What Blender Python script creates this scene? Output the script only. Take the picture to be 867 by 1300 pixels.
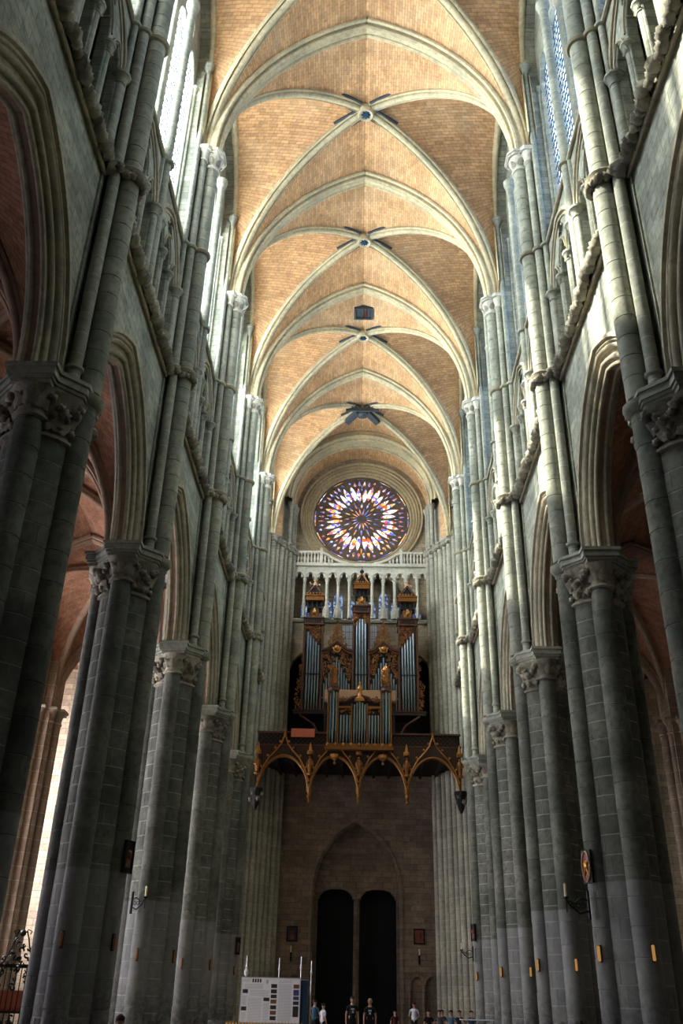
import bpy, bmesh, math, random
from math import sin, cos, pi, sqrt, atan2, radians, hypot, acos
from mathutils import Vector, Matrix
random.seed(7)
for o in list(bpy.data.objects): bpy.data.objects.remove(o, do_unlink=True)
sc = bpy.context.scene
COL = sc.collection

# ------------------------------------------------------------------ camera
camd = bpy.data.cameras.new('camera'); cam = bpy.data.objects.new('camera', camd); COL.objects.link(cam)
PIT, YAW, ROL = 0.5009, 0.0256, 0.0247
_h = Vector((cos(YAW), sin(YAW), 0)); _u = Vector((sin(PIT)*sin(YAW), -sin(PIT)*cos(YAW), cos(PIT)))
_f = Vector((-cos(PIT)*sin(YAW), cos(PIT)*cos(YAW), sin(PIT)))
_r = cos(ROL)*_h + sin(ROL)*_u; _up = -sin(ROL)*_h + cos(ROL)*_u
cam.matrix_world = Matrix(((_r.x, _up.x, -_f.x, 0.0224), (_r.y, _up.y, -_f.y, 0), (_r.z, _up.z, -_f.z, 1.7), (0, 0, 0, 1)))
camd.sensor_fit = 'HORIZONTAL'; camd.sensor_width = 36; camd.lens = 1127.8/867*36
camd.clip_start = 0.1; camd.clip_end = 500
sc.camera = cam

# ------------------------------------------------------------------ light and exposure
w = bpy.data.worlds.new('sky'); sc.world = w; w.use_nodes = True
wn = w.node_tree.nodes; wb = wn['Background']; wb.inputs[0].default_value = (0.62, 0.8, 1.0, 1); wb.inputs[1].default_value = 1.6
sd = bpy.data.lights.new('sun', 'SUN'); sun = bpy.data.objects.new('sun', sd); COL.objects.link(sun)
sd.energy = 85; sd.angle = radians(1.6); sd.color = (1.0, 0.96, 0.86)
SUN_DIR = Vector((1.0, -0.09, -0.84))
sun.rotation_euler = SUN_DIR.to_track_quat('-Z', 'Y').to_euler(); sun.location = (-60, 20, 70)
vs = sc.view_settings; vs.view_transform = 'Standard'; vs.look = 'None'; vs.gamma = 1; vs.use_curve_mapping = False
vs.exposure = 0.45
# daylight on the window glass, by side
GLOW_SOUTH, GLOW_NORTH, GLOW_ROSE, GLOW_CHAPEL_S, GLOW_CHAPEL_N, GLOW_EAST = 11.0, 5.5, 5.0, 9.0, 0.15, 0.06

# ------------------------------------------------------------------ materials
MATS = {}
def newmat(name):
    m = bpy.data.materials.new(name); m.use_nodes = True; MATS[name] = m
    nt = m.node_tree; nt.nodes.clear()
    return m, nt
class NB:
    """tiny node helper"""
    def __init__(s, nt): s.nt = nt
    def n(s, t, **kw):
        nd = s.nt.nodes.new(t)
        for k, v in kw.items(): setattr(nd, k, v)
        return nd
    def link(s, a, b): s.nt.links.new(a, b)
    def put(s, sock, v):
        if hasattr(v, 'links'): s.link(v, sock)
        elif isinstance(v, tuple) and len(v) == 3 and sock.type == 'RGBA': sock.default_value = (*v, 1)
        else: sock.default_value = v
    def math(s, op, a, b=0.0, c=None):
        nd = s.n('ShaderNodeMath', operation=op); s.put(nd.inputs[0], a); s.put(nd.inputs[1], b)
        if c is not None: s.put(nd.inputs[2], c)
        return nd.outputs[0]
    def mix(s, f, a, b, mode='MIX'):
        nd = s.n('ShaderNodeMix', data_type='RGBA', blend_type=mode)
        s.put(nd.inputs[0], f); s.put(nd.inputs[6], a); s.put(nd.inputs[7], b); return nd.outputs[2]
    def noise(s, vec, scale, detail=4, rough=0.6):
        nd = s.n('ShaderNodeTexNoise'); s.link(vec, nd.inputs['Vector'])
        nd.inputs['Scale'].default_value = scale; nd.inputs['Detail'].default_value = detail; nd.inputs['Roughness'].default_value = rough
        return nd.outputs[0]
    def ramp(s, f, lo, hi):
        nd = s.n('ShaderNodeMapRange', clamp=True); s.put(nd.inputs[0], f); nd.inputs[1].default_value = lo; nd.inputs[2].default_value = hi
        return nd.outputs[0]
    def sep(s, v):
        nd = s.n('ShaderNodeSeparateXYZ'); s.link(v, nd.inputs[0]); return nd.outputs
    def comb(s, x, y, z=0.0):
        nd = s.n('ShaderNodeCombineXYZ')
        for i, q in enumerate((x, y, z)): s.put(nd.inputs[i], q)
        return nd.outputs[0]
    def finish(s, col, rough=0.85, bump=None, strength=0.4, dist=0.03, metal=0.0):
        b = s.n('ShaderNodeBsdfPrincipled'); o = s.n('ShaderNodeOutputMaterial')
        s.put(b.inputs['Base Color'], col); s.put(b.inputs['Roughness'], rough); b.inputs['Metallic'].default_value = metal
        b.inputs['Specular IOR Level'].default_value = 0.25
        if bump is not None:
            k = s.n('ShaderNodeBump'); k.inputs['Strength'].default_value = strength; k.inputs['Distance'].default_value = dist
            s.link(bump, k.inputs['Height']); s.link(k.outputs[0], b.inputs['Normal'])
        s.link(b.outputs[0], o.inputs[0]); return b
def wpos(b): return b.n('ShaderNodeNewGeometry').outputs['Position']
CLEAN = 4.55     # the piers have been cleaned up to this height
def stone(name, base, dark, objrand=0.0, grime=True, joint=None, warm=None, clean=False, brick=None):
    m, nt = newmat(name); b = NB(nt); p = wpos(b)
    n1 = b.noise(p, 0.55, 5, 0.62); n2 = b.noise(p, 5.0, 5, 0.7); n3 = b.noise(p, 30.0, 3, 0.6)
    col = b.mix(b.ramp(n1, 0.34, 0.66), dark, base)
    col = b.mix(b.math('MULTIPLY', b.ramp(n2, 0.45, 0.68), 0.65), col, tuple(c*0.62 for c in dark))
    if warm: col = b.mix(b.math('MULTIPLY', b.ramp(b.noise(p, 0.3, 3), 0.45, 0.65), 0.5), col, warm)
    h = b.math('ADD', b.math('MULTIPLY', n2, 0.6), b.math('MULTIPLY', n3, 0.4))
    if objrand:
        r = b.n('ShaderNodeObjectInfo').outputs['Random']
        col = b.mix(1.0, col, b.n('ShaderNodeCombineColor').outputs[0] if False else b.mix(r, (1-objrand,)*3, (1+objrand*0.35,)*3), 'MULTIPLY')
    s = b.sep(p)
    if clean:      # the lower stones are cleaned, the upper ones still sooty
        up = b.ramp(s[2], CLEAN-0.02, CLEAN+0.02)
        col = b.mix(up, b.mix(0.45, col, (0.235, 0.23, 0.23)), b.mix(1.0, col, (0.80, 0.79, 0.74), 'MULTIPLY'))
        low = b.math('SUBTRACT', 1.0, b.ramp(b.math('ADD', s[2], b.math('MULTIPLY', n2, 1.4)), 1.4, 3.0))
        col = b.mix(b.math('MULTIPLY', low, b.ramp(n2, 0.4, 0.6)), col, (0.07, 0.068, 0.065))
    if joint:
        fr = b.math('FRACT', b.math('DIVIDE', s[2], joint))
        j = b.math('LESS_THAN', fr, 0.035)
        col = b.mix(b.math('MULTIPLY', j, 0.55), col, (0.55, 0.53, 0.47))
        rid = b.math('FLOOR', b.math('DIVIDE', s[2], joint))
        wn_ = b.n('ShaderNodeTexWhiteNoise', noise_dimensions='1D'); b.link(rid, wn_.inputs['W'])
        col = b.mix(1.0, col, b.mix(wn_.outputs[0], (0.90,)*3, (1.05,)*3), 'MULTIPLY')
        h = b.math('SUBTRACT', h, j)
    if brick:
        ax, bw, bh = brick
        vec = b.comb(s[ax], s[2]) if ax != 'uv' else b.n('ShaderNodeTexCoord').outputs['UV']
        t = b.n('ShaderNodeTexBrick'); b.link(vec, t.inputs['Vector'])
        t.inputs['Scale'].default_value = 1; t.inputs['Brick Width'].default_value = bw; t.inputs['Row Height'].default_value = bh
        t.inputs['Mortar Size'].default_value = 0.014 if bh > .3 else 0.011; t.inputs['Mortar Smooth'].default_value = 0.3; t.inputs['Bias'].default_value = 0
        t.inputs['Color1'].default_value = (0.78,)*3+(1,); t.inputs['Color2'].default_value = (1.14,)*3+(1,); t.inputs['Mortar'].default_value = (0.55, 0.53, 0.5, 1)
        col = b.mix(1.0, col, t.outputs[0], 'MULTIPLY')
        h = b.math('SUBTRACT', h, b.math('MULTIPLY', t.outputs[1], 1.3))
    b.finish(col, 0.88, h, 0.55, 0.025)
    return m
ST_B, ST_D = (0.46, 0.445, 0.37), (0.27, 0.275, 0.235)
stone('pier_stone', (0.235, 0.242, 0.205), (0.09, 0.098, 0.083), objrand=0.16, clean=True)
stone('mortar', (0.34, 0.335, 0.30), (0.25, 0.245, 0.22))
stone('shaft_stone', (0.36, 0.36, 0.285), (0.19, 0.20, 0.16), objrand=0.12)
stone('slender_stone', (0.37, 0.37, 0.295), (0.21, 0.22, 0.18), joint=0.62)
stone('moulding', (0.40, 0.35, 0.24), (0.22, 0.20, 0.15))
stone('soffit', (0.32, 0.215, 0.145), (0.22, 0.15, 0.10))
stone('foliage_stone', (0.40, 0.365, 0.27), (0.15, 0.14, 0.11), objrand=0.35)
stone('ashlar_side', (0.37, 0.375, 0.295), (0.17, 0.18, 0.145), brick=(1, 0.85, 0.33))
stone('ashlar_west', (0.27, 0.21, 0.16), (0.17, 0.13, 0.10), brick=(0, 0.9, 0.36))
stone('ashlar_gallery', (0.42, 0.34, 0.235), (0.28, 0.225, 0.155), brick=(0, 0.9, 0.36))
stone('ashlar_cream', (0.74, 0.62, 0.46), (0.62, 0.50, 0.36), brick=(0, 0.8, 0.34))
stone('rib_stone', (0.62, 0.52, 0.32), (0.40, 0.355, 0.235))
stone('rose_stone', (0.44, 0.34, 0.20), (0.30, 0.235, 0.145))
stone('tower_stone', (0.42, 0.40, 0.32), (0.27, 0.26, 0.21), joint=0.62)
stone('white_stone', (0.62, 0.58, 0.48), (0.47, 0.45, 0.37))
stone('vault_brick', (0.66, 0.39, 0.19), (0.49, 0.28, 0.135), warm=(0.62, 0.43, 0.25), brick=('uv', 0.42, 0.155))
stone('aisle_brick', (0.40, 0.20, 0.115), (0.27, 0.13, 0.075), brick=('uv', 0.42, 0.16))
stone('floor_slab', (0.14, 0.13, 0.12), (0.09, 0.085, 0.08))
def simple(name, col, rough=0.6, metal=0.0, var=0.25, scale=6.0):
    m, nt = newmat(name); b = NB(nt)
    tc = b.n('ShaderNodeTexCoord').outputs['Object']; n = b.noise(tc, scale, 4)
    c = b.mix(n, tuple(x*(1-var) for x in col), tuple(min(1, x*(1+var)) for x in col))
    b.finish(c, rough, n, 0.2, 0.01, metal); return m
simple('gold', (0.19, 0.078, 0.02), 0.4, 0.5, 0.5, 9)
simple('gold_bright', (0.36, 0.165, 0.045), 0.35, 0.6, 0.35, 9)
simple('oak', (0.028, 0.014, 0.009), 0.5, 0, 0.4, 4)
simple('oak_red', (0.065, 0.024, 0.013), 0.5, 0, 0.3, 4)
simple('blackwood', (0.006, 0.005, 0.005), 0.6)
simple('pipe_tin', (0.16, 0.19, 0.21), 0.28, 0.85, 0.3, 3)
simple('iron', (0.012, 0.012, 0.014), 0.5, 0.4)
simple('lead', (0.05, 0.06, 0.07), 0.6, 0.2)
simple('panel_red', (0.34, 0.085, 0.045), 0.6)
simple('tan_board', (0.42, 0.25, 0.14), 0.6)
simple('white_board', (0.74, 0.74, 0.78), 0.5, 0, 0.03)
simple('print_grey', (0.42, 0.42, 0.46), 0.6, 0, 0.05)
simple('photo_dark', (0.035, 0.03, 0.035), 0.5, 0, 0.6, 14)
simple('photo_brown', (0.16, 0.07, 0.035), 0.5, 0, 0.6, 14)
simple('photo_blue', (0.06, 0.06, 0.16), 0.5, 0, 0.6, 14)
simple('panel_blue', (0.012, 0.035, 0.075), 0.5)
simple('steel', (0.55, 0.55, 0.56), 0.3, 0.9)
simple('bronze', (0.55, 0.27, 0.06), 0.35, 0.6)
simple('wax', (0.8, 0.68, 0.42), 0.5)
simple('skin', (0.50, 0.29, 0.21), 0.55)
simple('hair', (0.02, 0.014, 0.01), 0.6)
simple('cloth_black', (0.012, 0.012, 0.014), 0.9)
simple('cloth_blue', (0.05, 0.12, 0.20), 0.9)
simple('cloth_white', (0.62, 0.66, 0.74), 0.9)
simple('cloth_grey', (0.10, 0.11, 0.13), 0.9)
simple('cloth_red', (0.07, 0.018, 0.02), 0.9)
simple('print_pale', (0.45, 0.58, 0.66), 0.8)
simple('painting_red', (0.22, 0.05, 0.04), 0.5, 0, 0.5, 5)
simple('wicker', (0.30, 0.13, 0.05), 0.6)
simple('door_dark', (0.006, 0.007, 0.009), 0.7)
simple('grey_blue', (0.42, 0.44, 0.46), 0.7, 0, 0.08)
def glass(name, cols, strength, through, scale=7.0, stained=False):
    """window glass lit by the day outside: glows, and lets some of the sun through"""
    m, nt = newmat(name); b = NB(nt)
    p = wpos(b)
    v = b.n('ShaderNodeTexVoronoi'); b.link(p, v.inputs['Vector']); v.inputs['Scale'].default_value = scale
    r = b.n('ShaderNodeValToRGB'); r.color_ramp.interpolation = 'CONSTANT' if stained else 'LINEAR'
    el = r.color_ramp.elements
    while len(el) < len(cols): el.new(0.5)
    for i, c in enumerate(cols): el[i].position = i/len(cols); el[i].color = (*c, 1)
    hs = b.n('ShaderNodeSeparateColor'); b.link(v.outputs['Color'], hs.inputs[0]); b.link(hs.outputs[0], r.inputs[0])
    e = b.n('ShaderNodeEmission'); b.link(r.outputs[0], e.inputs[0]); e.inputs[1].default_value = strength
    t = b.n('ShaderNodeBsdfTransparent'); t.inputs[0].default_value = (*through, 1)
    a = b.n('ShaderNodeAddShader'); b.link(e.outputs[0], a.inputs[0]); b.link(t.outputs[0], a.inputs[1])
    o = b.n('ShaderNodeOutputMaterial'); b.link(a.outputs[0], o.inputs[0]); return m
glass('glass_south', [(0.86, 0.95, 1.0), (0.95, 0.97, 1.0), (0.78, 0.92, 1.0)], GLOW_SOUTH, (0.5, 0.5, 0.48), 5)
glass('glass_north', [(0.10, 0.17, 0.30), (0.30, 0.42, 0.60), (0.55, 0.70, 0.90), (0.16, 0.25, 0.42)], GLOW_NORTH, (0.05, 0.06, 0.08), 4)
glass('glass_rose', [(0.9, 0.85, 0.95), (0.10, 0.14, 0.55), (0.95, 0.86, 0.84), (0.85, 0.12, 0.03), (0.75, 0.80, 1.0), (1.0, 0.42, 0.08), (0.95, 0.9, 0.92), (0.30, 0.16, 0.45)], GLOW_ROSE*0.27, (0.05, 0.05, 0.05), 4.2, True)
glass('glass_rose_dark', [(0.16, 0.20, 0.55), (0.6, 0.6, 0.85), (0.7, 0.15, 0.05), (0.10, 0.12, 0.35), (0.9, 0.45, 0.12), (0.35, 0.25, 0.55)], GLOW_ROSE*0.22, (0.05, 0.05, 0.05), 5, True)
glass('glass_gallery', [(0.05, 0.09, 0.22), (0.45, 0.62, 0.8), (0.08, 0.12, 0.3), (0.25, 0.4, 0.6)], GLOW_ROSE*0.12, (0.02, 0.02, 0.03), 6, True)
glass('glass_chapel_south', [(0.86, 0.84, 1.0), (0.95, 0.92, 1.0)], GLOW_CHAPEL_S, (0.4, 0.4, 0.4), 3)
glass('glass_chapel_shaded', [(0.62, 0.62, 0.80), (0.8, 0.78, 0.95)], GLOW_CHAPEL_S*0.22, (0.1, 0.1, 0.1), 3)
glass('glass_chapel_north', [(0.22, 0.45, 0.62), (0.35, 0.55, 0.7)], GLOW_CHAPEL_N, (0.05, 0.05, 0.05), 3)
glass('glass_east', [(0.62, 0.72, 0.95), (0.75, 0.82, 1.0)], GLOW_EAST, (0.1, 0.1, 0.1), 3)
def lampmat(name, col, s):
    m, nt = newmat(name); b = NB(nt); e = b.n('ShaderNodeEmission'); e.inputs[0].default_value = (*col, 1); e.inputs[1].default_value = s
    o = b.n('ShaderNodeOutputMaterial'); b.link(e.outputs[0], o.inputs[0])
lampmat('lamp_glow', (1.0, 0.5, 0.15), 0.28)
lampmat('spot_glow', (1.0, 0.98, 0.95), 2.5)

# ------------------------------------------------------------------ mesh helpers
class MB:
    def __init__(s): s.v = []; s.f = []; s.uv = None; s.mi = None
    def add(s, vs_, fs):
        k = len(s.v); s.v.extend(vs_); s.f.extend([tuple(i+k for i in f) for f in fs]); return s
    def box(s, x0, x1, y0, y1, z0, z1):
        return s.add([(x, y, z) for z in (z0, z1) for y in (y0, y1) for x in (x0, x1)],
                     [(0, 2, 3, 1), (4, 5, 7, 6), (0, 1, 5, 4), (2, 6, 7, 3), (0, 4, 6, 2), (1, 3, 7, 5)])
    def lathe(s, prof, n=12, cx=0, cy=0, cap=True, a0=0.0, sx=1, sy=1):
        vs_ = []; fs = []
        for r, z in prof:
            for i in range(n):
                a = a0+2*pi*i/n; vs_.append((cx+r*sx*cos(a), cy+r*sy*sin(a), z))
        m = len(prof)
        for j in range(m-1):
            for i in range(n):
                fs.append((j*n+i, j*n+(i+1) % n, (j+1)*n+(i+1) % n, (j+1)*n+i))
        if cap:
            fs.append(tuple(reversed(range(n)))); fs.append(tuple((m-1)*n+i for i in range(n)))
        return s.add(vs_, fs)
    def bar(s, p, q, r, n=6, r2=None):
        p = Vector(p); q = Vector(q); d = (q-p); 
        if d.length < 1e-6: return s
        d.normalize(); a = d.orthogonal().normalized(); b = d.cross(a); r2 = r if r2 is None else r2
        vs_ = [tuple(p+r*(cos(2*pi*i/n)*a+sin(2*pi*i/n)*b)) for i in range(n)]+[tuple(q+r2*(cos(2*pi*i/n)*a+sin(2*pi*i/n)*b)) for i in range(n)]
        fs = [(i, (i+1) % n, n+(i+1) % n, n+i) for i in range(n)]+[tuple(reversed(range(n))), tuple(range(n, 2*n))]
        return s.add(vs_, fs)
    def tube(s, pts, r, n=6):
        """round tube along a polyline; r may be a list"""
        P = [Vector(p) for p in pts]; m = len(P); rr = r if isinstance(r, (list, tuple)) else [r]*m
        prev = None; vs_ = []; fs = []
        for k in range(m):
            d = (P[min(k+1, m-1)]-P[max(k-1, 0)]).normalized()
            a = d.orthogonal().normalized() if prev is None else (prev-d*prev.dot(d)).normalized()
            prev = a; b = d.cross(a)
            vs_ += [tuple(P[k]+rr[k]*(cos(2*pi*i/n)*a+sin(2*pi*i/n)*b)) for i in range(n)]
        for k in range(m-1):
            fs += [(k*n+i, k*n+(i+1) % n, (k+1)*n+(i+1) % n, (k+1)*n+i) for i in range(n)]
        fs += [tuple(reversed(range(n))), tuple((m-1)*n+i for i in range(n))]
        return s.add(vs_, fs)
    def sphere(s, c, r, n=8, m=5, sz=1.0):
        vs_ = [(c[0], c[1], c[2]-r*sz)]; fs = []
        for j in range(1, m):
            t = -pi/2+pi*j/m
            vs_ += [(c[0]+r*cos(t)*cos(2*pi*i/n), c[1]+r*cos(t)*sin(2*pi*i/n), c[2]+r*sz*sin(t)) for i in range(n)]
        vs_.append((c[0], c[1], c[2]+r*sz)); top = len(vs_)-1
        for i in range(n): fs.append((0, 1+(i+1) % n, 1+i))
        for j in range(m-2):
            for i in range(n): fs.append((1+j*n+i, 1+j*n+(i+1) % n, 1+(j+1)*n+(i+1) % n, 1+(j+1)*n+i))
        k = 1+(m-2)*n
        for i in range(n): fs.append((k+i, k+(i+1) % n, top))
        return s.add(vs_, fs)
    def mesh(s, name, mat, smooth=True, angle=40):
        me = bpy.data.meshes.new(name); me.from_pydata(s.v, [], s.f); me.validate()
        if mat: me.materials.append(MATS[mat])
        finish_mesh(me, smooth, angle)
        return me
    def build(s, name, mat, parent=None, smooth=True, angle=40, loc=None, kind=None):
        o = link(name, s.mesh(name, mat, smooth, angle), parent, loc)
        if kind: o['kind'] = kind
        return o
def finish_mesh(me, smooth=True, angle=40):
    bm = bmesh.new(); bm.from_mesh(me)
    bmesh.ops.recalc_face_normals(bm, faces=bm.faces)
    if smooth:
        for f in bm.faces: f.smooth = True
        for e in bm.edges:
            if len(e.link_faces) == 2 and e.calc_face_angle(0) > radians(angle): e.smooth = False
    bm.to_mesh(me); bm.free()
def link(name, data, parent=None, loc=None, rot=None, scale=None):
    o = bpy.data.objects.new(name, data); COL.objects.link(o)
    if parent: o.parent = parent
    if loc: o.location = loc
    if rot: o.rotation_euler = rot
    if scale: o.scale = scale
    return o
def tag(o, label=None, cat=None, group=None, kind=None):
    if label: o['label'] = label
    if cat: o['category'] = cat
    if group: o['group'] = group
    if kind: o['kind'] = kind
    return o
def thing(name, label, cat, loc=(0, 0, 0), rz=0, group=None):
    o = link(name, None, None, loc, (0, 0, rz)); o.empty_display_size = 0.3
    return tag(o, label, cat, group)
def struct(name, parent=None, data=None, label=None):
    o = link(name, data, parent)
    if not parent:
        o['kind'] = 'structure'
        if label: o['label'] = label
    return o
def plate(name, outer, holes, depth, bevel=0.0, mat=None, res=1):
    """flat plate with holes, in local (u, v) with thickness; returned mesh has u->x, v->z, thickness->y"""
    cu = bpy.data.curves.new(name, 'CURVE'); cu.dimensions = '2D'; cu.fill_mode = 'BOTH'; cu.extrude = max(depth/2-bevel, 0.001); cu.bevel_depth = bevel; cu.bevel_resolution = res
    for pts in [outer]+list(holes):
        sp = cu.splines.new('POLY'); sp.points.add(len(pts)-1); sp.use_cyclic_u = True
        for i, (a, b) in enumerate(pts): sp.points[i].co = (a, b, 0, 1)
    o = bpy.data.objects.new(name, cu)
    COL.objects.link(o); dg = bpy.context.evaluated_depsgraph_get()
    me = bpy.data.meshes.new_from_object(o.evaluated_get(dg)); bpy.data.objects.remove(o); bpy.data.curves.remove(cu)
    me.name = name
    for v in me.vertices: v.co = (v.co.x, v.co.z, v.co.y)
    me.materials.clear()
    if mat: me.materials.append(MATS[mat])
    for p in me.polygons: p.use_smooth = False
    return me
# -- pointed arches: half span a, centre offset c (on the far side), dr = radial offset
def parch(a, c, dr=0.0, n=10, v0=0.0):
    """points of a two-centred arch from (-a-dr, v0) over the apex to (a+dr, v0)"""
    r = a+c+dr; tA = acos(max(-1, min(1, c/r))); L = []
    for i in range(n+1):
        t = pi-(pi-(pi-tA))*i/n if False else pi-tA*i/n
        L.append((c+r*cos(t), v0+r*sin(t)))
    return L+[(-x, y) for x, y in reversed(L[:-1])]
def rise(a, c): return sqrt(a*a+2*a*c)
def lancet(cx, hw, v0, spring, c, n=5):
    return [(cx-hw, v0)]+[(cx+x, y) for x, y in parch(hw, c, 0, n, spring)]+[(cx+hw, v0)]
def foil(cx, cy, r, lobes, k=0.62, n=5, a0=pi/2):
    """n-lobed opening"""
    P = []; rl = r*(1-k)*1.25; d = r-rl
    half = pi/lobes; span = pi*0.5+half*0.55
    for l in range(lobes):
        A = a0+2*pi*l/lobes; x, y = cx+d*cos(A), cy+d*sin(A)
        for i in range(n+1):
            t = A-span+2*span*i/n; P.append((x+rl*cos(t), y+rl*sin(t)))
    return P
def circ(cx, cy, r, n=24): return [(cx+r*cos(2*pi*i/n), cy+r*sin(2*pi*i/n)) for i in range(n)]
def sweep(mb, path_of, prof, fmap):
    """path_of(dr) -> list of (u, v); prof list of (dr, d); fmap(u, v, d) -> xyz"""
    cols = [[fmap(u, v, d) for u, v in path_of(dr)] for dr, d in prof]
    n = len(cols[0]); vs_ = [p for c in cols for p in c]; fs = []
    for j in range(len(cols)-1):
        for i in range(n-1): fs.append((j*n+i, j*n+i+1, (j+1)*n+i+1, (j+1)*n+i))
    return mb.add(vs_, fs)
def roll(cr, cd, r, a0, a1, n=6):
    return [(cr+r*sin(a0+(a1-a0)*i/n), cd+r*cos(a0+(a1-a0)*i/n)) for i in range(n+1)]

# ------------------------------------------------------------------ layout numbers (metres)
BAY, Y0, WX = 8.76, 16.97, 6.46
def PY(i): return Y0+BAY*i
ZC, ZS, ZT, ZV, ZA = 13.85, 21.0, 27.2, 32.8, 41.7
XP = 7.33          # pier axis
XW = 7.05          # nave face of the wall
IS = range(-1, 5)  # free standing piers
BAYS = range(-1, 5)  # bay i lies between pier i and i+1
SIDES = ((-1, 'left', 'south'), (1, 'right', 'north'))
XO = 15.6          # aisle outer wall
YF, YWEST = PY(5), 63.8

# ------------------------------------------------------------------ the setting: shell
floor = struct('floor'); 
MB().box(-22, 22, -26, 66, -0.4, 0).build('paving', 'floor_slab', floor, False)
roof = struct('ceiling_roof')
MB().box(-8.4, 8.4, 7.7, 68, 43.6, 44).build('nave_roof', 'lead', roof, False)
MB().box(-22.5, 22.5, -26.5, 8.2, 43.6, 44).build('crossing_roof', 'lead', roof, False)
for s in (-1, 1):
    MB().box(min(s*7.9, s*22), max(s*7.9, s*22), 8.2, 66, 20.6, 20.95).build('aisle_roof', 'lead', roof, False)

walls = {}
for s, side, comp in SIDES:
    walls[s] = struct('wall_'+side)
wall_east = struct('wall_east'); wall_west = struct('wall_west')

# ---- crossing and choir behind the camera: plain walls with large windows, they light the nave from the east
MB().box(-22, 22, -26.5, -26, 0, 43.6).build('choir_wall', 'ashlar_west', wall_east, False)
for s in (-1, 1):
    MB().box(min(s*22, s*22.5), max(s*22, s*22.5), -26, 8.2, 0, 43.6).build('transept_wall', 'ashlar_side', wall_east, False)
    MB().box(min(s*8.3, s*22), max(s*8.3, s*22), 7.7, 8.2, 20.6, 43.6).build('transept_return', 'ashlar_west', wall_east, False)
    MB().box(min(s*20.2, s*22), max(s*20.2, s*22), 7.7, 8.2, 0, 20.6).build('transept_return', 'ashlar_west', wall_east, False)
wnum = [0]
def window(label):
    wnum[0] += 1
    o = struct('window_%d' % wnum[0]); o['label'] = label
    return o
for k, x in enumerate((-5.5, 0, 5.5)):
    wi = window('tall pale choir window behind the viewpoint')
    link('pane', plate('pane', lancet(0, 1.9, 14, 32, 2.2), [], 0.03, 0, 'glass_east'), wi, (x, -25.9, 0))
for s in (-1, 1):
    for y in (-18, -8, 2):
        wi = window('tall pale transept window behind the viewpoint')
        link('pane', plate('pane', lancet(0, 2.2, 12, 32, 2.4), [], 0.03, 0, 'glass_east'), wi, (s*21.9, y, 0), (0, 0, pi/2))

# ------------------------------------------------------------------ nave arcade walls
def side_map(s, yc, x0, z0):
    return lambda u, v, d: (s*(x0+d), yc+u, z0+v)
ARC_A, ARC_C, ARC_Z = 3.75, 1.55, ZC+0.13
def arcade_profile():
    P = [(0.16, -0.02)]
    P += [(0.16, -0.07), (0.10, -0.12), (0.03, -0.10), (0.01, -0.02)]
    P += [(-0.05, 0.0), (-0.08, 0.06)]
    P += [(-0.13, 0.05)]+roll(-0.20, 0.12, 0.10, radians(110), radians(290)-0.9, 6)[::1]
    P = [(0.16, 0.0), (0.17, -0.07), (0.11, -0.11), (0.04, -0.09), (0.02, 0.0),
         (-0.05, 0.01), (-0.07, 0.10), (-0.10, 0.12), (-0.12, 0.04), (-0.17, -0.01), (-0.23, 0.02), (-0.26, 0.09), (-0.25, 0.16),
         (-0.33, 0.20), (-0.40, 0.20), (-0.42, 0.13), (-0.47, 0.09), (-0.53, 0.11), (-0.56, 0.18), (-0.54, 0.24),
         (-0.60, 0.26), (-0.645, 0.22), (-0.70, 0.24), (-0.72, 0.29), (-0.70, 0.335), (-0.67, 0.36)]
    D = 0.86
    return P, [(-0.67, 0.36), (-0.67, D-0.36)], [(r, D-d) for r, d in reversed(P)]
A1, A2, A3 = arcade_profile()
_arch_cache = {}
for s, side, comp in SIDES:
    W_ = walls[s]
    for i in BAYS:
        yc = PY(i)+BAY/2
        pf = lambda dr: parch(ARC_A, ARC_C, dr, 14)
        if s not in _arch_cache:
            fm = side_map(s, 0, XW, ARC_Z)
            m1 = MB(); sweep(m1, pf, A1, fm); sweep(m1, pf, A3, fm)
            m2 = MB(); sweep(m2, pf, A2, fm)
            # spandrel faces
            m3 = MB()
            for dx in (0.0, 0.86):
                pts = parch(ARC_A, ARC_C, 0.15, 14)
                pts = [(-BAY/2, 0)]+pts+[(BAY/2, 0)]
                top = 21.3-ARC_Z if dx == 0 else 20.7-ARC_Z
                vs_ = []; fs = []
                for u, v in pts: vs_ += [fm(u, v, dx), fm(u, top, dx)]
                for k in range(len(pts)-1): fs.append((2*k, 2*k+2, 2*k+3, 2*k+1))
                m3.add(vs_, fs)
            _arch_cache[s] = (m1.mesh('arcade_arch', 'moulding', True, 50), m2.mesh('arch_soffit', 'soffit'), m3.mesh('spandrel', 'ashlar_side', False))
        a, b_, c_ = _arch_cache[s]
        ar = link('arcade_arch', a, W_, (0, yc, 0)); link('arch_soffit', b_, ar)
        link('spandrel', c_, W_, (0, yc, 0))

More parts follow.
